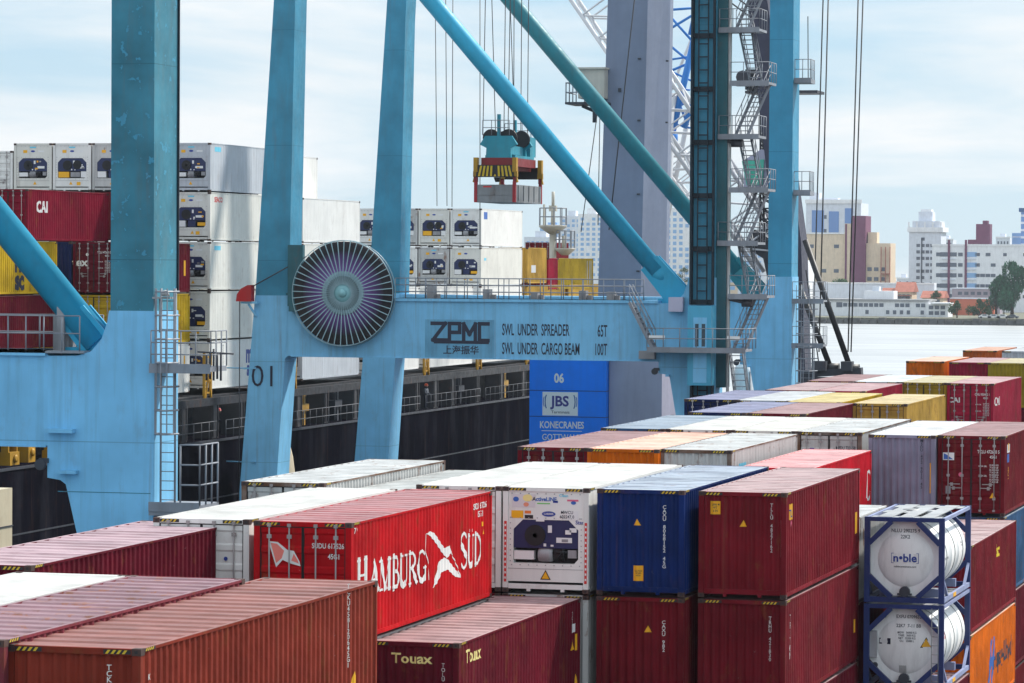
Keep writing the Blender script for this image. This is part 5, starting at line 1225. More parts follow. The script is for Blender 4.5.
for (x, y, x2, y2) in ((-1.15, -1.95, -1.1, -1.0), (-.30, -1.95, -.9, -1.6), (.25, -1.95, .1, -1.2), (.52, -1.95, .62, -1.9), (.9, -1.95, .75, -1.9), (.52, .95, .3, 1.6), (.95, 1.0, .85, 1.2), (.12, .95, -.55, 1.0)):
    b = MB(); b.tube((x*.9, y, 2.3), (x2, y2, 17.5), .026, 5); sx('hoist_rope', b, [M_ROPE])
ld = thing('half_height_container', 'grey low open container with red posts carried by the spreader', 'container', (-53.5, 199.2, 3.43))
b = MB(); hx, hy = W/2, 3.029
b.box(-hx, hx, -hy, hy, 0, .16)
for s in (-1, 1):
    b.box(*sorted((s*hx, s*(hx-.06))), -hy, hy, .16, 1.02); b.box(-hx+.06, hx-.06, *sorted((s*hy, s*(hy-.06))), .16, 1.02)
    for q in range(5): b.box(*sorted((s*(hx+.05), s*hx)), -2.4+q*1.2-.05, -2.4+q*1.2+.05, .1, 1.0)
    b.box(-hx-.0, hx, *sorted((s*(hy+.03), s*hy)), .42, .47); b.box(-.06, .0, *sorted((s*(hy+.03), s*hy)), .4, 1.0)
part('body', b, [paint('bin_grey', (.25, .26, .27), .55, .4, .3, .5, .2)], ld)
for x in (-1, 1):
    for y in (-1, 1):
        b = MB(); b.box(*sorted((x*(hx+.02), x*(hx-.16))), *sorted((y*(hy+.04), y*(hy-.14))), 0, 1.2); part('corner_post', b, [paint('post_red', (.42, .02, .03), .5, .4, .2, .2)], ld)
decal('lettering', rect2d(-.7, -.2, .86, .94), lambda u, v: (u, -3.033, v), M_REDL, ld)

# ------------------------------------------------------------------ wire ropes hanging from the booms above
def rope(label, p0, p1, r=.03, g='wire ropes hanging from crane booms'):
    b = MB(); p0, p1 = Vector(p0), Vector(p1); b.tube((0, 0, 0), p1-p0, r, 6)
    o = part('wire_rope', b, [M_ROPE], None, p0); return tag(o, label, 'rope', g)
def at(px, py, Y):
    d = cr*((px-512)/FPX)+cu*((341.5-py)/FPX)+cf; return d*(Y/d.y)
for px, lab, pyb, dx in ((437, 'leftmost of three thin ropes falling onto the reefer block', 206, 2), (447, 'middle of three thin ropes falling onto the reefer block', 206, 1.5), (452, 'rightmost of three thin ropes falling onto the reefer block', 207, -1)):
    rope(lab, at(px, pyb, 258.5), at(px-dx, -30, 258.5), .03)
rope('long slanting rope crossing the grey tower', at(609, 230, 218), at(641, -60, 216), .04)
rope('thin slanting rope left of the grey tower below its cab', at(581, 232, 221), at(598, 108, 221), .03); rope('thin upright rope just left of the grey tower edge', at(598, 225, 221), at(600, 110, 221), .03)
rope('rope falling beside the spreader down to the deck', at(480, 250, 205), at(480, -20, 205), .025)
for px, px2, lab in ((819, 829, 'thin rope standing alone in the sky right of the crane'), (848, 859, 'left one of two close ropes right of the crane'), (851, 864, 'right one of two close ropes right of the crane')):
    rope(lab, at(px, 352, 262), at(px2, -30, 262), .055)

# ------------------------------------------------------------------ mobile harbour crane with the blue counterweight
mhc = thing('mobile_harbour_crane', 'grey mobile harbour crane with tall tower and blue counterweight box', 'crane', (-54, 226, -G))
def mp_(name, mb, m, parent=None): return part(name, mb, m, parent or mhc, rel(mhc) if parent is None else (0, 0, 0))
b = MB()
def tring(cx_, cy_, w2, ch, z): return [(cx_-w2, cy_-w2+ch, z), (cx_-w2+ch, cy_-w2, z), (cx_+w2-ch*1.0, cy_-w2, z), (cx_+w2, cy_-w2+ch, z), (cx_+w2, cy_+w2-ch, z), (cx_+w2-ch, cy_+w2, z), (cx_-w2+ch, cy_+w2, z), (cx_-w2, cy_+w2-ch, z)]
TX, TY = -51.75, 226
# asymmetric chamfers: broad front, wide pale right flank
def tr2(z, xl, xm, xr): return [(xl, TY-2.0, z), (xm, TY-2.0, z), (xr, TY+.7, z), (xr, TY+1.6, z), (xl+.5, TY+1.6, z)]
b.loft([tr2(-8, -54.15, -51.3, -50.25), tr2(-1, -54.05, -51.2, -50.15), tr2(24, -53.35, -50.75, -49.9)])
tw = mp_('tower', b, [M_TOWER])
b = MB()
for zz in (-.6, 4.4, 9.2, 13.2): b.box(TX+.25, TX+.45, TY-2.09, TY-2.03, zz, zz+.1); b.box(TX+1.9, TX+2.05, TY-1.1, TY-.9, zz-.1, zz)
b.box(TX-1.05, TX-.85, TY-2.08, TY-2.02, 11.1, 11.35)
mp_('tower_fitting', b, [M_STEELDK])
b = MB(); b.box(-52.95, -49.45, 222.6, 228, -12.0, -6.2); mp_('slewing_house', b, [paint('house_lavender', (.33, .33, .42), .5, .2, .08, .15)])
b = MB(); b.box(-55.5, -48, 218, 236, -G+1.2, -G+3.0); b.box(-57, -46.5, 222.5, 230.5, -G+3.0, -12.3); mp_('chassis', b, [M_STEELDK])
for k in range(8):
    for x in (-56, -47.6):
        b = MB(); b.lathe([(.3, -.3), (.65, -.3), (.65, .3), (.3, .3)], (x, 219+k*2.2, -G+.66), 14, 0, 'x'); mp_('wheel', b, [M_RUBBER])
b = MB(); b.box(-58.13, -53.0, 222, 227.5, -12.2, -6.05)
cw = mp_('counterweight', b, [M_JBS])
b = MB()
for zz in (-8.33, -10.02): b.box(-58.14, -52.99, 221.99, 227.52, zz-.02, zz+.02)
mp_('counterweight_seam', b, [M_NAVYU])
def jd(shape, mat, at_, off=0., name='lettering'): return cdec(shape, mat, at_, name, off, mhc, 222.)
jd(text2d('06', .82, .8, .035), M_WHITEP, (-56.15, -7.55))
jd(rect2d(-57.25, -54.88, -9.95, -8.42), M_STICKW, (0, 0), -.002, 'sign_panel')
jd(text2d('JBS', .92, 1.0, .03), flat('logo_violet', (.05, .04, .22), .5), (-56.07, -9.05), .002)
jd(text2d('Terminais', .26, 1.2, .005), M_DARKL, (-56.05, -9.73), .002)
for s in (-1, 1):
    jd(strokes2d([[(s*(.86+.14*math.cos(rad(a)))-.0, .36*math.sin(rad(a))*1.3) for a in range(-60, 61, 20)]], .07), flat('logo_blue', (.02, .10, .30), .5), (-56.07, -9.05), .002, 'logo')
    jd(strokes2d([[(s*(.98+.14*math.cos(rad(a))), .30*math.sin(rad(a))*1.3) for a in range(-50, 51, 20)]], .05), M_STICKB, (-56.07, -9.05), .002, 'logo')
jd(text2d('KONECRANES', .62, .74, .022), M_WHITEP, (-55.95, -10.58)); jd(rect2d(-57.3, -54.6, -10.97, -10.93), M_WHITEP, (0, 0)); jd(text2d('GOTTWALD', .58, .8, .006), M_WHITEP, (-55.95, -11.38))
b = MB(); b.box(-57.5, -52.2, 222.2, 227, -6.04, -5.9); mp_('counterweight_top', b, [M_GALV])
# tower cab and its platform
b = MB(); pc = at(593, 86, 224); b.box(pc.x-.75, pc.x+1.0, 223, 225.2, pc.z-.85, pc.z+1.05); b.box(pc.x-.95, pc.x+1.1, 222.8, 225.4, pc.z+1.05, pc.z+1.16); mp_('tower_cab', b, [paint('cab_beige', (.52, .49, .43), .5, .4, .1, .2)])
b = MB(); b.box(pc.x-1.5, pc.x+1.2, 222.5, 225.4, pc.z-1.25, pc.z-1.1); b.bar((pc.x-.7, 224, pc.z-1.3), (pc.x+1.2, 224, pc.z-2.1), .3, .2); b.tube((pc.x+.25, 223.5, pc.z-2.4), (pc.x+.25, 223.5, pc.z-1.3), .15, 8); mp_('cab_platform', b, [M_STEELDK])
mp_('railing', railing([(pc.x-1.45, 225.3, pc.z-1.1), (pc.x-1.45, 222.55, pc.z-1.1), (pc.x-.2, 222.55, pc.z-1.1)], 1.25, .9, .04, 1), [M_GREYRAIL])
b = MB(); b.tube((TX-1.2, TY-2.3, -6), (TX-1.2, TY-2.3, -2.6), .08, 6); b.lathe([(.3, -2.6), (.35, -2.2), (.1, -1.9)], (TX-1.2, TY-2.3, 0), 10); b.tube((TX-.4, TY-2.2, -6), (TX-.4, TY-2.2, -2.4), .06, 6); mp_('tower_lamp', b, [M_GREYU])

def lattice(b, p0, p1, w0, w1, n, r, rd, side=(0, 1, 0), m=0):
    """four-chord lattice boom"""
    p0, p1 = Vector(p0), Vector(p1); d = (p1-p0).normalized(); s = Vector(side); u = d.cross(s).normalized(); s = u.cross(d).normalized()
    cor = lambda t, a, c: p0+(p1-p0)*t+(s*a+u*c)*(w0+(w1-w0)*t)/2
    for a in (-1, 1):
        for c in (-1, 1): b.tube(cor(0, a, c), cor(1, a, c), r, 7)
    for k in range(n):
        t0, t1 = k/n, (k+1)/n
        for a in (-1, 1):
            b.tube(cor(t0, a, -1), cor(t1, a, 1), rd, 5); b.tube(cor(t1, a, 1), cor(t1, a, -1), rd, 5)
            b.tube(cor(t0, -1, a), cor(t1, 1, a), rd, 5)
    return b
# ------------------------------------------------------------------ second harbour crane behind, with white lattice boom
YC = 262.
mh2 = thing('mobile_harbour_crane', 'harbour crane far behind with white lattice boom and green cab', 'crane', (-47, YC, -G))
def m2(name, mb, m): return part(name, mb, m, mh2, rel(mh2))
f0, f1 = at(775, 262, YC), at(570, -40, YC)
b = MB(); lattice(b, f0, f1, 2.6, 2.9, 13, .17, .075); m2('lattice_boom', b, [M_LATTW])
b = MB(); q0, q1 = at(757, 240, YC), at(783, 285, YC); b.bar(at(752, 238, YC), at(790, 262, YC), 2.2, 1.5); b.bar(at(775, 240, YC), at(788, 300, YC), 2, 2.0); m2('boom_foot', b, [M_STEELDK])
t0, t1 = at(796, 400, YC-6), at(756, -30, YC-6); t0.z = -G+1
b = MB(); b.loft([[(t.x-w_, t.y-1, t.z), (t.x+w_, t.y-1, t.z), (t.x+w_, t.y+1.6, t.z), (t.x-w_, t.y+1.6, t.z)] for t, w_ in ((t0, 1.2), (at(790, 240, YC-6), 1.0), (t1, .7))]); m2('tower', b, [paint('tower_dark', (.04, .042, .075), .55, .4, .15, .2)])
c = at(760, 170, YC-4); b = MB(); b.prism_y([(c.x-1.0, c.z-1.3), (c.x+1.9, c.z-1.3), (c.x+1.9, c.z+1.25), (c.x+.3, c.z+1.5), (c.x-.9, c.z+.75)], YC-5.2, YC-2.8); m2('cab', b, [M_TOWERL])
b = MB(); b.prism_y([(c.x-1.12, c.z+.62), (c.x+.55, c.z+.75), (c.x+.45, c.z-1.15), (c.x-.75, c.z-1.15)], YC-5.30, YC-5.22); cw_ = m2('cab_window', b, [flat('green_glass', (.05, .50, .36), .15, .6)])
b = MB(); b.box(c.x-1.3, c.x+2.2, YC-5.6, YC-2.5, c.z-1.5, c.z-1.3); m2('cab_platform', b, [M_STEELDK]); m2('railing', railing([(c.x-1.3, YC-5.6, c.z-1.3), (c.x+2.2, YC-5.6, c.z-1.3)], 1.2, .8, .035, 1), [M_GREYRAIL])
b = MB(); p = at(765, 78, YC-4); b.box(p.x-1.3, p.x+1.8, YC-5, YC-3, p.z-.9, p.z+.6); b.box(p.x-1.2, p.x+4.2, YC-5.5, YC-2.5, p.z-1.2, p.z-1.0); b.lathe([(.5, -1), (.5, 1)], (p.x-1.4, YC-4.5, p.z), 12, 0, 'y'); m2('winch_house', b, [M_STEELDK])
b = MB(); lattice(b, at(767, 92, YC-4), at(772, 240, YC-4), .8, 1.5, 14, .09, .05); m2('ladder_mast', b, [M_STEELDK])
for (a, c_) in (((805, 240), (851, 370)), ((799, 285), (831, 369))):
    b = MB(); b.tube(at(*a, YC-8), at(*c_, YC-8), .21, 10); b.tube(at(*c_, YC-8)-Vector((.6, 0, 0)), at(*c_, YC-8)+Vector((.6, 0, 0)), .45, 10); m2('luffing_strut', b, [M_BLACK])
b = MB(); p, q = at(800, 374, YC-8), at(862, 371, YC-8); b.bar(p, q, 1.0, .5); b.box(q.x-3.5, q.x-2.5, YC-9, YC-8, q.z, q.z+.7); b.box(q.x-1.4, q.x-.6, YC-9, YC-8, q.z, q.z+.7); b.box(p.x, q.x, YC-8.5, YC-7.5, -G, p.z-.2); m2('machine_deck', b, [M_STEELDK])
for px0, py0, px1, py1 in ((824, 60, 812, 372), (792, 150, 800, 372), (806, 270, 820, 372)):
    b = MB(); b.tube(at(px0, py0-90 if px0 == 824 else py0, YC-7), at(px1, py1, YC-7), .05, 5); m2('rope', b, [M_ROPE])
for a, c_ in (((700, -20), (790, 46)), ((712, -20), (795, 40))):
    b = MB(); b.tube(at(*a, YC-2), at(*c_, YC-2), .06, 5); m2('boom_rope', b, [M_ROPE])
# blue and white lattice masts further back
bl = thing('lattice_mast', 'blue lattice mast showing between grey tower and dark ladder shaft', 'crane mast', (-52, 300, -G))
b = MB(); b.tube(at(694, 40, 300), at(671, 138, 300), .30, 8); b.tube(at(697, 92, 300), at(684, 128, 300), .26, 8); b.tube(at(690, 35, 303), at(700, -10, 303), .2, 6)
for (xa, ya, xb, yb, r_) in ((668, 30, 698, 12, .12), (668, 14, 694, 43, .12), (668, 44, 695, 66, .12), (668, 60, 694, 56, .1), (668, 72, 692, 62, .12), (668, 70, 694, 82, .1), (668, 88, 690, 90, .1), (668, 102, 686, 112, .1), (670, 112, 690, 100, .1), (668, 122, 690, 128, .1), (676, 96, 688, 125, .12), (668, 10, 694, 8, .12)): b.tube(at(xa, ya, 301), at(xb, yb, 301), r_, 6)
b.lathe([(.001, -.6), (.6, -.5), (.6, .5), (.001, .6)], at(671, 138, 300), 10); 
part('lattice', b, [M_LATTB], bl, rel(bl))
b = MB(); b.tube(at(662, 250, 300), at(672, 93, 300), .5, 8); b.tube(at(640, 470, 300), at(662, 250, 300), .7, 8); part('post', b, [M_LATTW], bl, rel(bl))
b = MB(); lattice(b, at(668, 150, 304), at(716, 215, 304), 2.0, 2.0, 5, .12, .07); b.tube(at(668, 215, 304), at(700, 60, 304), .22, 8); b.tube(at(655, 130, 306), at(715, -20, 306), .14, 6); part('lower_lattice', b, [M_LATTW], bl, rel(bl))

# small things on the quay
o = thing('silo', 'cream rounded tank standing behind the foot of a blue crane leg', 'tank', (-67.35, 197.0, -G)); b = MB()
prof = [(1.45, 0), (1.55, 3), (1.5, 5.2), (1.35, 6.4), (1.1, 7.4), (.75, 8.1), (.35, 8.5), (.001, 8.6)]
b.lathe(prof, (0, 0, 0), 24); part('shell', b, [paint('tank_cream', (.56, .48, .34), .5, .4, .12, .25, .1)], o)
b = MB(); b.lathe([(1.6, 0), (1.75, .4), (1.6, .5)], (0, 0, 0), 24); part('base', b, [M_STEELDK], o)
p = at(-8, 490, 110); o = thing('steel_cabinet', 'cream cabinet at the left edge before the black hull', 'cabinet', (p.x, 110.5, -G)); h_ = p.z+G
b = MB(); b.box(-.9, .18, -.8, .8, .2, h_); part('body', b, [MATS['tank_cream']], o); b = MB(); b.box(-.95, .21, -.83, .83, h_-1.30, h_-1.26); b.box(-.8, .1, -.9, .7, 0, .2); part('seam', b, [M_STEELDK], o)
p0, p1 = at(729, 362, 216), at(749, 390, 216); o = thing('storage_tank', 'white rounded tank behind the lower stair of the blue crane', 'tank', ((p0.x+p1.x)/2, 217.5, -G))
b = MB(); w_ = (p1.x-p0.x)/2; b.lathe([(w_, 0), (w_, p0.z+G-.9), (w_*.92, p0.z+G-.5), (w_*.7, p0.z+G-.12), (.001, p0.z+G)], (0, 0, 0), 24); part('shell', b, [M_TANK], o); b = MB(); b.tube((w_*.8, -w_*.7, 0), (w_*.8, -w_*.7, p0.z+G-.6), .06, 6); part('pipe', b, [M_GREYU], o)

# ------------------------------------------------------------------ far shore: land, sea wall, town
ZS = ZW+2.2
lb = MB(); lb.box(-3000, 2500, 1226, 2290, ZW-3, ZS)
setting('far_shore', lb, paint('shore_ground', (.20, .20, .15), .9, .2, .4, .3, 0, streak=(.02, .02, .02)))
sb_ = MB(); rr = random.Random(3)
M_ROCK = paint('rock_dark', (.085, .085, .085), .9, .2, .5, .4, 0, streak=(.3, .3, .3))
pts = [(-900+i*3.0, 1224.5+rr.uniform(-.6, .6)) for i in range(480)]
for (xa, ya), (xb, yb) in zip(pts, pts[1:]):
    h0 = rr.uniform(1.5, 2.35); sb_.loft([[(xa, ya-1.5, ZW-.5), (xb, yb-1.5, ZW-.5), (xb, yb+2.5, ZW-.5), (xa, ya+2.5, ZW-.5)], [(xa+.3, ya-.3, ZW+h0), (xb-.3, yb-.3, ZW+h0), (xb, yb+2.4, ZW+h0), (xa, ya+2.4, ZW+h0)]])
setting('rock_bank', sb_, M_ROCK)
TH = YAW
def town(name, label, px0, px1, ytop, ybot, Y, m, depth=14., cat='building', group=None, base=None):
    """a building whose near face spans the given view columns at distance Y, turned to the river; returns (thing, width, height)"""
    a, c_ = at(px0, ytop, Y), at(px1, ytop, Y); w_ = (c_-a).length; zb = ZS if base is None else base
    mid = at((px0+px1)/2, ytop, Y); rz = math.atan2(-(0), 1)
    o = thing(name, label, cat, (mid.x, Y, zb), 0, group); h = mid.z-zb
    b = MB(); b.box(-w_/2, w_/2, 0, depth, 0, h); part('wall', b, [m], o)
    return o, w_, h
MPX = lambda Y: Y/FPX*1.03
def grid(o, w_, h, cols, rows, ww, wh, m, x0=.12, x1=.88, z0=.1, z1=.92, skip=0., seed=1, y=0.):
    b = MB(); b.box(-ww/2, ww/2, -.10, .02, -wh/2, wh/2); me = b.mesh('window'); me.materials.append(m); r_ = random.Random(seed)
    for i in range(cols):
        for j in range(rows):
            if r_.random() < skip: continue
            q = bpy.data.objects.new('window', me); q.location = (-w_/2+w_*(x0+(x1-x0)*(i+.5)/cols), y, h*(z0+(z1-z0)*(j+.5)/rows)); link(q, o)
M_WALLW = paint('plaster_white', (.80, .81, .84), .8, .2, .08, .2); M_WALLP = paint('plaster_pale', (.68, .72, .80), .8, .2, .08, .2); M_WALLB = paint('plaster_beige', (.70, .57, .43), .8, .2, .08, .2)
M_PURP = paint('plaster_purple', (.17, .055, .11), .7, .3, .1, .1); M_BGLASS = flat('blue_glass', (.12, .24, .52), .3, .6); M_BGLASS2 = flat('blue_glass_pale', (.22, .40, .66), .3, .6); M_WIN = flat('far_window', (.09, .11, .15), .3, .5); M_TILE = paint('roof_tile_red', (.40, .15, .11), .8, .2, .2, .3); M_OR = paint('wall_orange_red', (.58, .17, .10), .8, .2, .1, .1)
def sub(o, name, x0, x1, y0, y1, z0, z1, m):
    b = MB(); b.box(x0, x1, y0, y1, z0, z1); return part(name, b, [m], o)
Y1 = 1420
o, w_, h = town('office_tower', 'white tower with tall blue glass strips beside the crane leg', 806, 861, 203, 300, 1500, M_WALLP, 20)
k = w_/55
for a, c_, zt, zb in ((812, 824, .93, .58), (829, 839, .92, .68), (845, 853, .95, .6)): sub(o, 'glass_strip', -w_/2+(a-806)*k, -w_/2+(c_-806)*k, -.25, .3, h*zb, h*zt, M_BGLASS)
grid(o, w_, h, 3, 6, 1.6, 1.6, M_WIN, .06, .40, .5, .9, .5); sub(o, 'parapet', -w_/2-.4, w_/2+.4, -.5, .0, h-.2, h+1.5, M_WALLW); sub(o, 'roof_house', -w_*.46, -w_*.28, 3, 9, h, h+4.5, M_WALLP); sub(o, 'roof_house', -w_*.25, w_*.05, 4, 10, h, h+2.2, M_WALLP)
o, w_, h = town('apartment_building', 'beige block with a purple tower and dark windows', 803, 845, 234, 300, 1400, M_WALLB, 16)
grid(o, w_, h, 3, 5, 2.0, 1.4, M_WIN, .05, .95, .12, .92, .1); sub(o, 'cornice', -w_/2-.3, w_/2+.3, -.4, 16, h, h+.6, M_WALLW)
mm = w_/42
sub(o, 'tower', w_/2, w_/2+7*mm, -1, 14, 0, h+4.2, M_WALLB); sub(o, 'stair_strip', w_/2+.2, w_/2+2.4*mm, -1.15, -1.02, h*.2, h+4, M_PURP)
sub(o, 'purple_tower', w_/2+7*mm, w_/2+21*mm, -1.6, 12, 0, h+7.3, M_PURP); sub(o, 'wing', w_/2+21*mm, w_/2+45*mm, .6, 14, 0, h-3.6, M_WALLB); sub(o, 'roof_house', w_/2+22*mm, w_/2+31*mm, 2, 8, h-3.6, h+.8, M_WALLB)
for i in range(3):
    for j in range(4): sub(o, 'window', w_/2+(24.5+i*6.6)*mm-.9, w_/2+(24.5+i*6.6)*mm+.9, .48, .66, h*.14+j*3.9, h*.14+j*3.9+1.5, M_WIN)
for i in range(3): sub(o, 'balcony_post', w_/2+(36+i*4.4)*mm, w_/2+(36.8+i*4.4)*mm, -1.2, -.6, 0, h-5, M_TILE)
for j in range(4): sub(o, 'balcony', w_/2+36*mm, w_/2+45*mm, -1.15, .6, 3+j*3.9, 3.4+j*3.9, M_TILE)
o, w_, h = town('apartment_tower', 'white stepped apartment tower with crown on the skyline', 909, 941, 232, 310, 1480, M_WALLP, 16)
grid(o, w_, h, 4, 9, 1.5, 1.3, M_WIN, .22, .80, .2, .95, .1); sub(o, 'window', -1.6, -1.0, -.1, .05, h*.2, h*.92, M_WIN); sub(o, 'crown', -w_/2-.6, w_/2+.9, -.7, 16.6, h, h+2.0, M_WALLW); sub(o, 'crown', -w_*.40, w_*.46, .5, 15, h+2, h+4.6, M_WALLP)
sub(o, 'roof_house', -w_*.24, w_*.20, 3, 11, h+4.6, h+8.6, M_WALLP); sub(o, 'tank_house', -w_*.18, w_*.15, 4, 10, h+8.6, h+9.6, M_WALLW)
for i in range(5): sub(o, 'crown_post', -w_/2+i*w_/4-.3, -w_/2+i*w_/4+.3, -.6, -.1, h+2, h+4.2, M_WALLW)
o, w_, h = town('apartment_block', 'long white six storey block with two maroon stripes on the skyline', 932, 1032, 246, 312, 1400, M_WALLW, 14)
for px in (949, 966): sub(o, 'stripe', -w_/2+(px-932-1.1)*w_/100, -w_/2+(px-932+1.1)*w_/100, -.5, .2, h*.08, h+2.4, M_PURP)
grid(o, w_, h, 1, 5, 1.9, 1.5, M_WIN, .03, .10, .16, .95); grid(o, w_, h, 1, 5, 4.0, 1.7, M_WIN, .10, .165, .16, .95); grid(o, w_, h, 1, 5, 3.4, 1.6, M_WIN, .18, .23, .16, .95); grid(o, w_, h, 1, 5, 1.8, 1.4, M_WIN, .26, .31, .16, .95); grid(o, w_, h, 1, 5, 4.6, 1.9, M_BGLASS2, .35, .43, .16, .95); grid(o, w_, h, 4, 5, 1.9, 1.3, M_WIN, .43, .64, .16, .95, .15); grid(o, w_, h, 3, 5, 1.4, 1.2, M_WIN, .68, .98, .16, .95, .3)
for j in range(5): sub(o, 'balcony', -w_/2+.10*w_, -w_/2+.235*w_, -.45, .0, h*(.16+.158*j)+.1, h*(.16+.158*j)+.5, M_WALLP); sub(o, 'balcony', -w_/2+.35*w_, -w_/2+.44*w_, -.45, .0, h*(.16+.158*j)+.1, h*(.16+.158*j)+.6, M_WALLP)
sub(o, 'parapet', -w_/2-.2, w_/2+.2, -.3, .3, h, h+.7, M_WALLW)
o, w_, h = town('water_tower', 'purple brick tower rising above the long white block', 976, 990, 224, 312, 1440, M_PURP, 7); sub(o, 'top', -w_*.05, w_*.32, 1, 5, h, h+1.4, M_PURP); sub(o, 'annex', -w_*1.1, -w_/2, 1, 6, 0, h*.82, M_PURP)
o, w_, h = town('office_building', 'small blue glazed block at the right end of the skyline', 1012, 1021, 233, 300, 1450, M_BGLASS2, 10); grid(o, w_, h, 1, 6, w_*.9, .5, M_WALLP, .05, .95, .4, 1)
o, w_, h = town('office_tower', 'dark blue glazed tower cut by the right picture edge', 1021, 1040, 212, 300, 1430, M_BGLASS, 14); grid(o, w_, h, 1, 11, w_, .9, M_WALLP, 0, 1, .2, 1); sub(o, 'cap', -w_/2-.8, w_/2, -.8, 14, h, h+1.6, flat('cap_blue', (.03, .09, .22), .4))
o, w_, h = town('waterfront_house', 'long low white building with two window rows on the far bank', 806, 928, 301, 320, 1262, M_WALLW, 18)
grid(o, w_, h, 16, 1, 1.5, 1.3, M_WIN, .30, .98, .62, .86, .12); grid(o, w_, h, 11, 1, 1.2, 1.4, M_WIN, .36, .98, .16, .40, .25, 4); grid(o, w_, h, 3, 1, 2.2, 1.8, M_WIN, .04, .32, .58, .9, .2); sub(o, 'roof', -w_/2-.5, w_/2+.5, -.6, 18.4, h, h+.7, paint('roof_grey', (.33, .33, .34), .8, .2, .1, .3)); sub(o, 'roof_house', -w_*.04, w_*.20, 5, 14, h+.7, h+3.6, M_WALLW); sub(o, 'water_tank', w_*.02, w_*.08, 6, 9, h+3.6, h+5.2, M_WALLP)
o, w_, h = town('waterfront_house', 'low white house with a wide flat canopy on the far bank', 926, 948, 304, 319, 1256, M_WALLW, 12); sub(o, 'canopy', -w_*.25, w_*.62, -2.5, 8, h, h+.5, M_WALLW); grid(o, w_, h, 3, 2, 1.6, 1.3, M_WIN, .1, .9, .1, .95)
o, w_, h = town('boundary_wall', 'long pale wall behind the waterfront buildings', 808, 934, 284, 318, 1330, M_WALLP, 6, 'wall')
sub(o, 'coping', -w_/2, w_/2, -.2, 6.2, h, h+.5, M_WALLW)
for a, c_, yt, yb, lab in ((882, 910, 288, 296, 'house with red tiled roof behind the white waterfront building'), (922, 943, 291, 298, 'low house with red tiled roof beside the white apartment tower'), (896, 912, 282, 292, 'small house with red roof at the foot of the beige block')):
    o, w_, h = town('tiled_house', lab, a, c_, yb, 318, 1300, M_WALLB, 12)
    b = MB(); rh = (yb-yt)*1300/FPX; b.prism_x([(-1, h), (6, h+rh), (13, h)], -w_/2-.6, w_/2+.6); part('roof', b, [M_TILE], o); grid(o, w_, h, 3, 1, 1.3, 1.2, M_WIN, .1, .9, .7, .95)
o, w_, h = town('boundary_wall', 'orange red wall behind the green shrubs on the far bank', 950, 994, 299, 318, 1310, M_OR, 5, 'wall'); sub(o, 'coping', -w_/2, w_/2, -.2, 5.2, h, h+.4, M_WALLP)
o, w_, h = town('low_building', 'low mauve building under the long white block', 952, 1000, 289, 318, 1350, paint('plaster_mauve', (.38, .33, .38), .8, .2, .1, .1), 8); grid(o, w_, h, 6, 1, 1.6, 1.2, M_WIN, .1, .9, .7, .95); sub(o, 'roof', -w_/2-.3, w_/2+.3, -.3, 8.3, h, h+.4, M_WALLP)
# towers seen between the cranes, farther inland
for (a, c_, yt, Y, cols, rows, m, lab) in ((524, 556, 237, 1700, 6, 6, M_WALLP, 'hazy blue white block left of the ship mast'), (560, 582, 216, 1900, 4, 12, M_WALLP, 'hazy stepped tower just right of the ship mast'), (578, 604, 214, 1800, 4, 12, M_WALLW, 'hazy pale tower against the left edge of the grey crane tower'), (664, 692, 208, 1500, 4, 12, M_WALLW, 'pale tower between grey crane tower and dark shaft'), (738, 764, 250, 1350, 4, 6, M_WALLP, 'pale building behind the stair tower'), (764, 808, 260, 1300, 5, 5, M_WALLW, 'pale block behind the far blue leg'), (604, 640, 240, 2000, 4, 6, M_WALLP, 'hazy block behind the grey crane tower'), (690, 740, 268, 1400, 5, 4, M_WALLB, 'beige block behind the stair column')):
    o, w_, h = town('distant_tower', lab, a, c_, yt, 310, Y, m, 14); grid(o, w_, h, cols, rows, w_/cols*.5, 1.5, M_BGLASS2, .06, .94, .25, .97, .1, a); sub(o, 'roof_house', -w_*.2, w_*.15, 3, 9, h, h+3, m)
# trees on the far bank
def leafmat(name, rgb):
    m = bpy.data.materials.new(name); m.use_nodes = True; t = m.node_tree; b = t.nodes['Principled BSDF']; b.inputs['Roughness'].default_value = .75; b.inputs['Specular IOR Level'].default_value = .15
    g = N(t, 'ShaderNodeNewGeometry'); r_ = N(t, 'ShaderNodeMapRange'); r_.inputs[3].default_value = .55; r_.inputs[4].default_value = 1.5; t.links.new(g.outputs['Random Per Island'], r_.inputs[0])
    mx = N(t, 'ShaderNodeVectorMath', operation='SCALE'); mx.inputs[0].default_value = rgb; t.links.new(r_.outputs[0], mx.inputs['Scale']); t.links.new(mx.outputs[0], b.inputs['Base Color']); return m
M_LEAF = [leafmat('leaf_dark', (.028, .095, .050)), leafmat('leaf_green', (.045, .095, .035)), leafmat('leaf_olive', (.06, .10, .045))]
M_BARK = flat('bark', (.06, .045, .035), .9, .1)
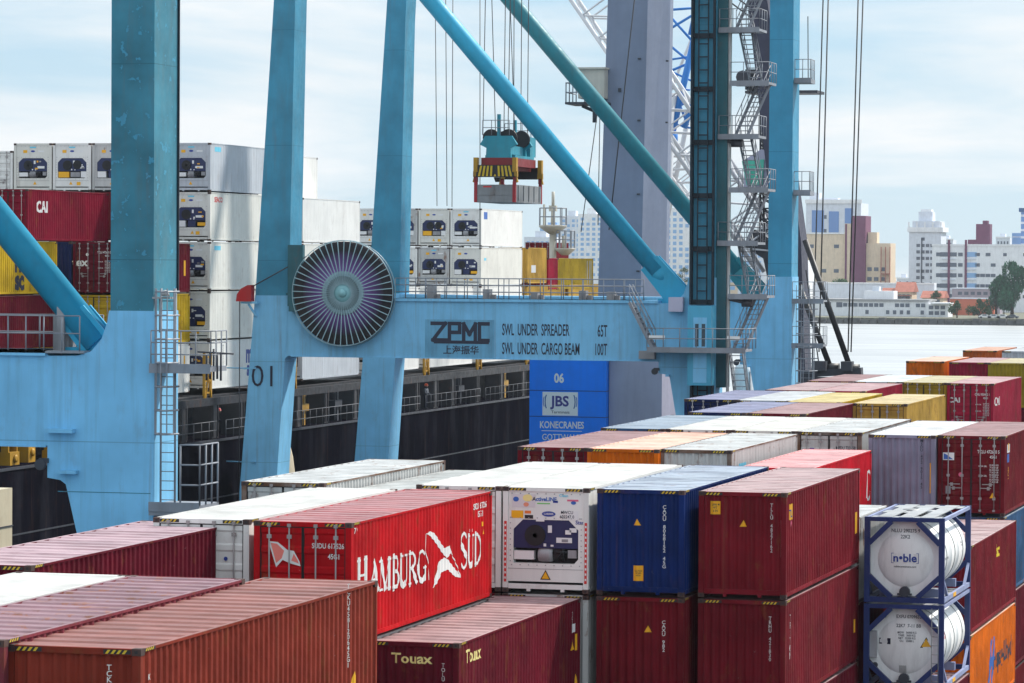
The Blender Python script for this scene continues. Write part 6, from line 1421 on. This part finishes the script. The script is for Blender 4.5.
def tree(label, px, ybase, Y, wpx, hpx, kind=0, n=2600, name='tree', seed=0, cat='tree'):
    r_ = random.Random(seed); p = at(px, ybase, Y); s = Y/FPX; wd, ht = wpx*s, hpx*s
    o = thing(name, label, cat, (p.x, Y, ZS), 0, None); z0 = max(0, p.z-ZS); trunk = MB()
    th = z0+ht*(.35 if cat == 'tree' else .2); trunk.tube((0, 0, 0), (0, 0, th), ht*.03+.12, 8, ht*.018+.06); cl = []
    for k in range(16 if cat == 'tree' else 9):
        a = r_.uniform(0, 6.28); u = r_.uniform(.15, 1); rr_ = wd/2*r_.uniform(.15, .85)*(1.05-.75*max(0, u-.35) if kind == 0 else math.sqrt(max(.05, 1-(u-.35)**2*1.8)))
        c = Vector((rr_*math.cos(a), rr_*math.sin(a), z0+ht*(.12+.8*u))); cl.append((c, wd*r_.uniform(.10, .19)))
        trunk.tube((0, 0, th*r_.uniform(.55, .98)), c, .12, 5, .04)
    cl.append((Vector((0, 0, z0+ht*.93)), wd*.09)); cl.append((Vector((0, 0, z0+ht*.55)), wd*.2))
    part('trunk', trunk, [M_BARK], o); b = MB()
    for k in range(n):
        c, rd = r_.choice(cl); d = Vector((r_.gauss(0, 1), r_.gauss(0, 1), r_.gauss(0, .8))).normalized()*rd*r_.uniform(.3, 1.12)**.6; q = c+d
        sz = wd*.016+.14; e1 = Vector((r_.gauss(0, 1), r_.gauss(0, 1), r_.gauss(0, 1))).normalized()*sz; e2 = Vector((r_.gauss(0, 1), r_.gauss(0, 1), r_.gauss(0, 1))).normalized()*sz
        if kind == 0: e1 = Vector((e1.x*.5, e1.y*.5, abs(e1.z)*1.5+sz*.5))
        b.face([q-e1-e2*.4, q+e2*.6, q+e1, q-e2*.7])
    cr_ = b.mesh('crown', False); part('crown', cr_, [M_LEAF[kind]], o); return o
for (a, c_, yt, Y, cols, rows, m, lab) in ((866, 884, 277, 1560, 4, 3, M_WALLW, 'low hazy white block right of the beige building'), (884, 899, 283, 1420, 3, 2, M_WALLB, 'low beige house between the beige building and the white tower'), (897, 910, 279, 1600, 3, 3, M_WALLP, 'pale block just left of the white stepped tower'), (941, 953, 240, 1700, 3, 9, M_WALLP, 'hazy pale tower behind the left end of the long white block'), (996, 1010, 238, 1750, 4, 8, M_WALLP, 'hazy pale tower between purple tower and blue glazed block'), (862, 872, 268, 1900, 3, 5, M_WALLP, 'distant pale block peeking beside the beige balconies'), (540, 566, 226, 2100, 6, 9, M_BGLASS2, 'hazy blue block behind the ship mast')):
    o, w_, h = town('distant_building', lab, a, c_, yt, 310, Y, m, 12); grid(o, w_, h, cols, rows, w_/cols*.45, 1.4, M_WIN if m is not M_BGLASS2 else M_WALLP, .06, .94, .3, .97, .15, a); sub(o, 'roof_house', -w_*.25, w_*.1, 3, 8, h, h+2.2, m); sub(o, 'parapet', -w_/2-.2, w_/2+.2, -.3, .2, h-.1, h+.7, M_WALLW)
for px, yb_, Y, wp, hp, k_, sd_, lab in ((888, 300, 1335, 16, 8, 1, 21, 'low green tree behind the roof of the white waterfront building'), (936, 300, 1300, 12, 9, 2, 22, 'small olive tree beside the red tiled house'), (1004, 304, 1330, 18, 9, 1, 23, 'green hedge like trees behind the dark feathery tree')):
    tree(lab, px, yb_, Y, wp, hp, k_, 1100, 'round_tree', sd_)
# parked cars on the far bank
for i, (px, colr, lab) in enumerate(((985, (.7, .7, .7), 'leftmost small white car parked on the far bank'), (994, (.65, .66, .68), 'pale car parked on the far bank under the dark tree'), (1003, (.7, .7, .7), 'white car parked on the far bank near the right edge'), (1013, (.12, .13, .15), 'dark car parked on the far bank at the right edge'))):
    p = at(px, 317, 1240); o = thing('parked_car', lab, 'car', (p.x, 1240, ZS), 0, 'cars parked on the far bank')
    b = MB(); b.loft([[(-2.1, y, .35), (2.1, y, .35), (2.15, y, .75), (1.3, y, .92), (.7, y, 1.42), (-.9, y, 1.45), (-1.8, y, .95), (-2.15, y, .8)] for y in (-.85, .85)]); part('body', b, [flat('car_%d' % i, colr, .3)], o)
    for x in (-1.3, 1.3):
        for y in (-.8, .8):
            b = MB(); b.lathe([(.33, -.1), (.33, .1)], (x, y, .33), 12, 0, 'y'); part('wheel', b, [M_RUBBER], o)
    b = MB(); b.box(-.8, .65, -.87, .87, .95, 1.32); part('window', b, [M_GLASS], o)
tree('large dark feathery tree at the right edge of the far bank', 1012, 319, 1245, 46, 56, 0, 6000, 'casuarina_tree', 1)
tree('dark tree left of the large feathery tree on the far bank', 996, 319, 1250, 26, 40, 0, 3000, 'casuarina_tree', 9)
tree('round green tree behind the white waterfront building', 840, 297, 1340, 26, 17, 1, 2500, 'round_tree', 2)
tree('lighter low bush left of the round green tree', 826, 297, 1338, 18, 11, 2, 1200, 'bush', 3, 'bush')
tree('small green bush right of the round tree behind the waterfront', 856, 295, 1338, 13, 7, 1, 900, 'bush', 4, 'bush')
tree('small dark green tree at the foot of the white apartment tower', 913, 291, 1345, 14, 9, 1, 1000, 'round_tree', 5)
tree('green shrub clump left of the orange red wall', 957, 318, 1244, 20, 17, 1, 2000, 'bush', 6, 'bush')
tree('wide green shrub clump before the orange red wall', 979, 318, 1243, 28, 18, 1, 2600, 'bush', 7, 'bush')
tree('small tree between grey crane tower and dark shaft', 684, 300, 1390, 18, 34, 2, 1200, 'round_tree', 8)

# ------------------------------------------------------------------ air
hz = bpy.data.materials.new('haze_air'); hz.use_nodes = True; t = hz.node_tree; t.nodes.clear()
pv = N(t, 'ShaderNodeVolumePrincipled'); pv.inputs['Density'].default_value = .00006; pv.inputs['Color'].default_value = (.80, .89, 1, 1); pv.inputs['Anisotropy'].default_value = .3
ou = N(t, 'ShaderNodeOutputMaterial'); t.links.new(pv.outputs[0], ou.inputs['Volume'])
if True:
    hb = MB(); hb.box(-4100, 3100, -320, 2300, ZW-4.2, 75); setting('haze', hb, hz, 'stuff')

# ------------------------------------------------------------------ lift the place so that the yard's ground is z = 0
for o in ALLTOP: o.location.z += G
cam.location.z += G
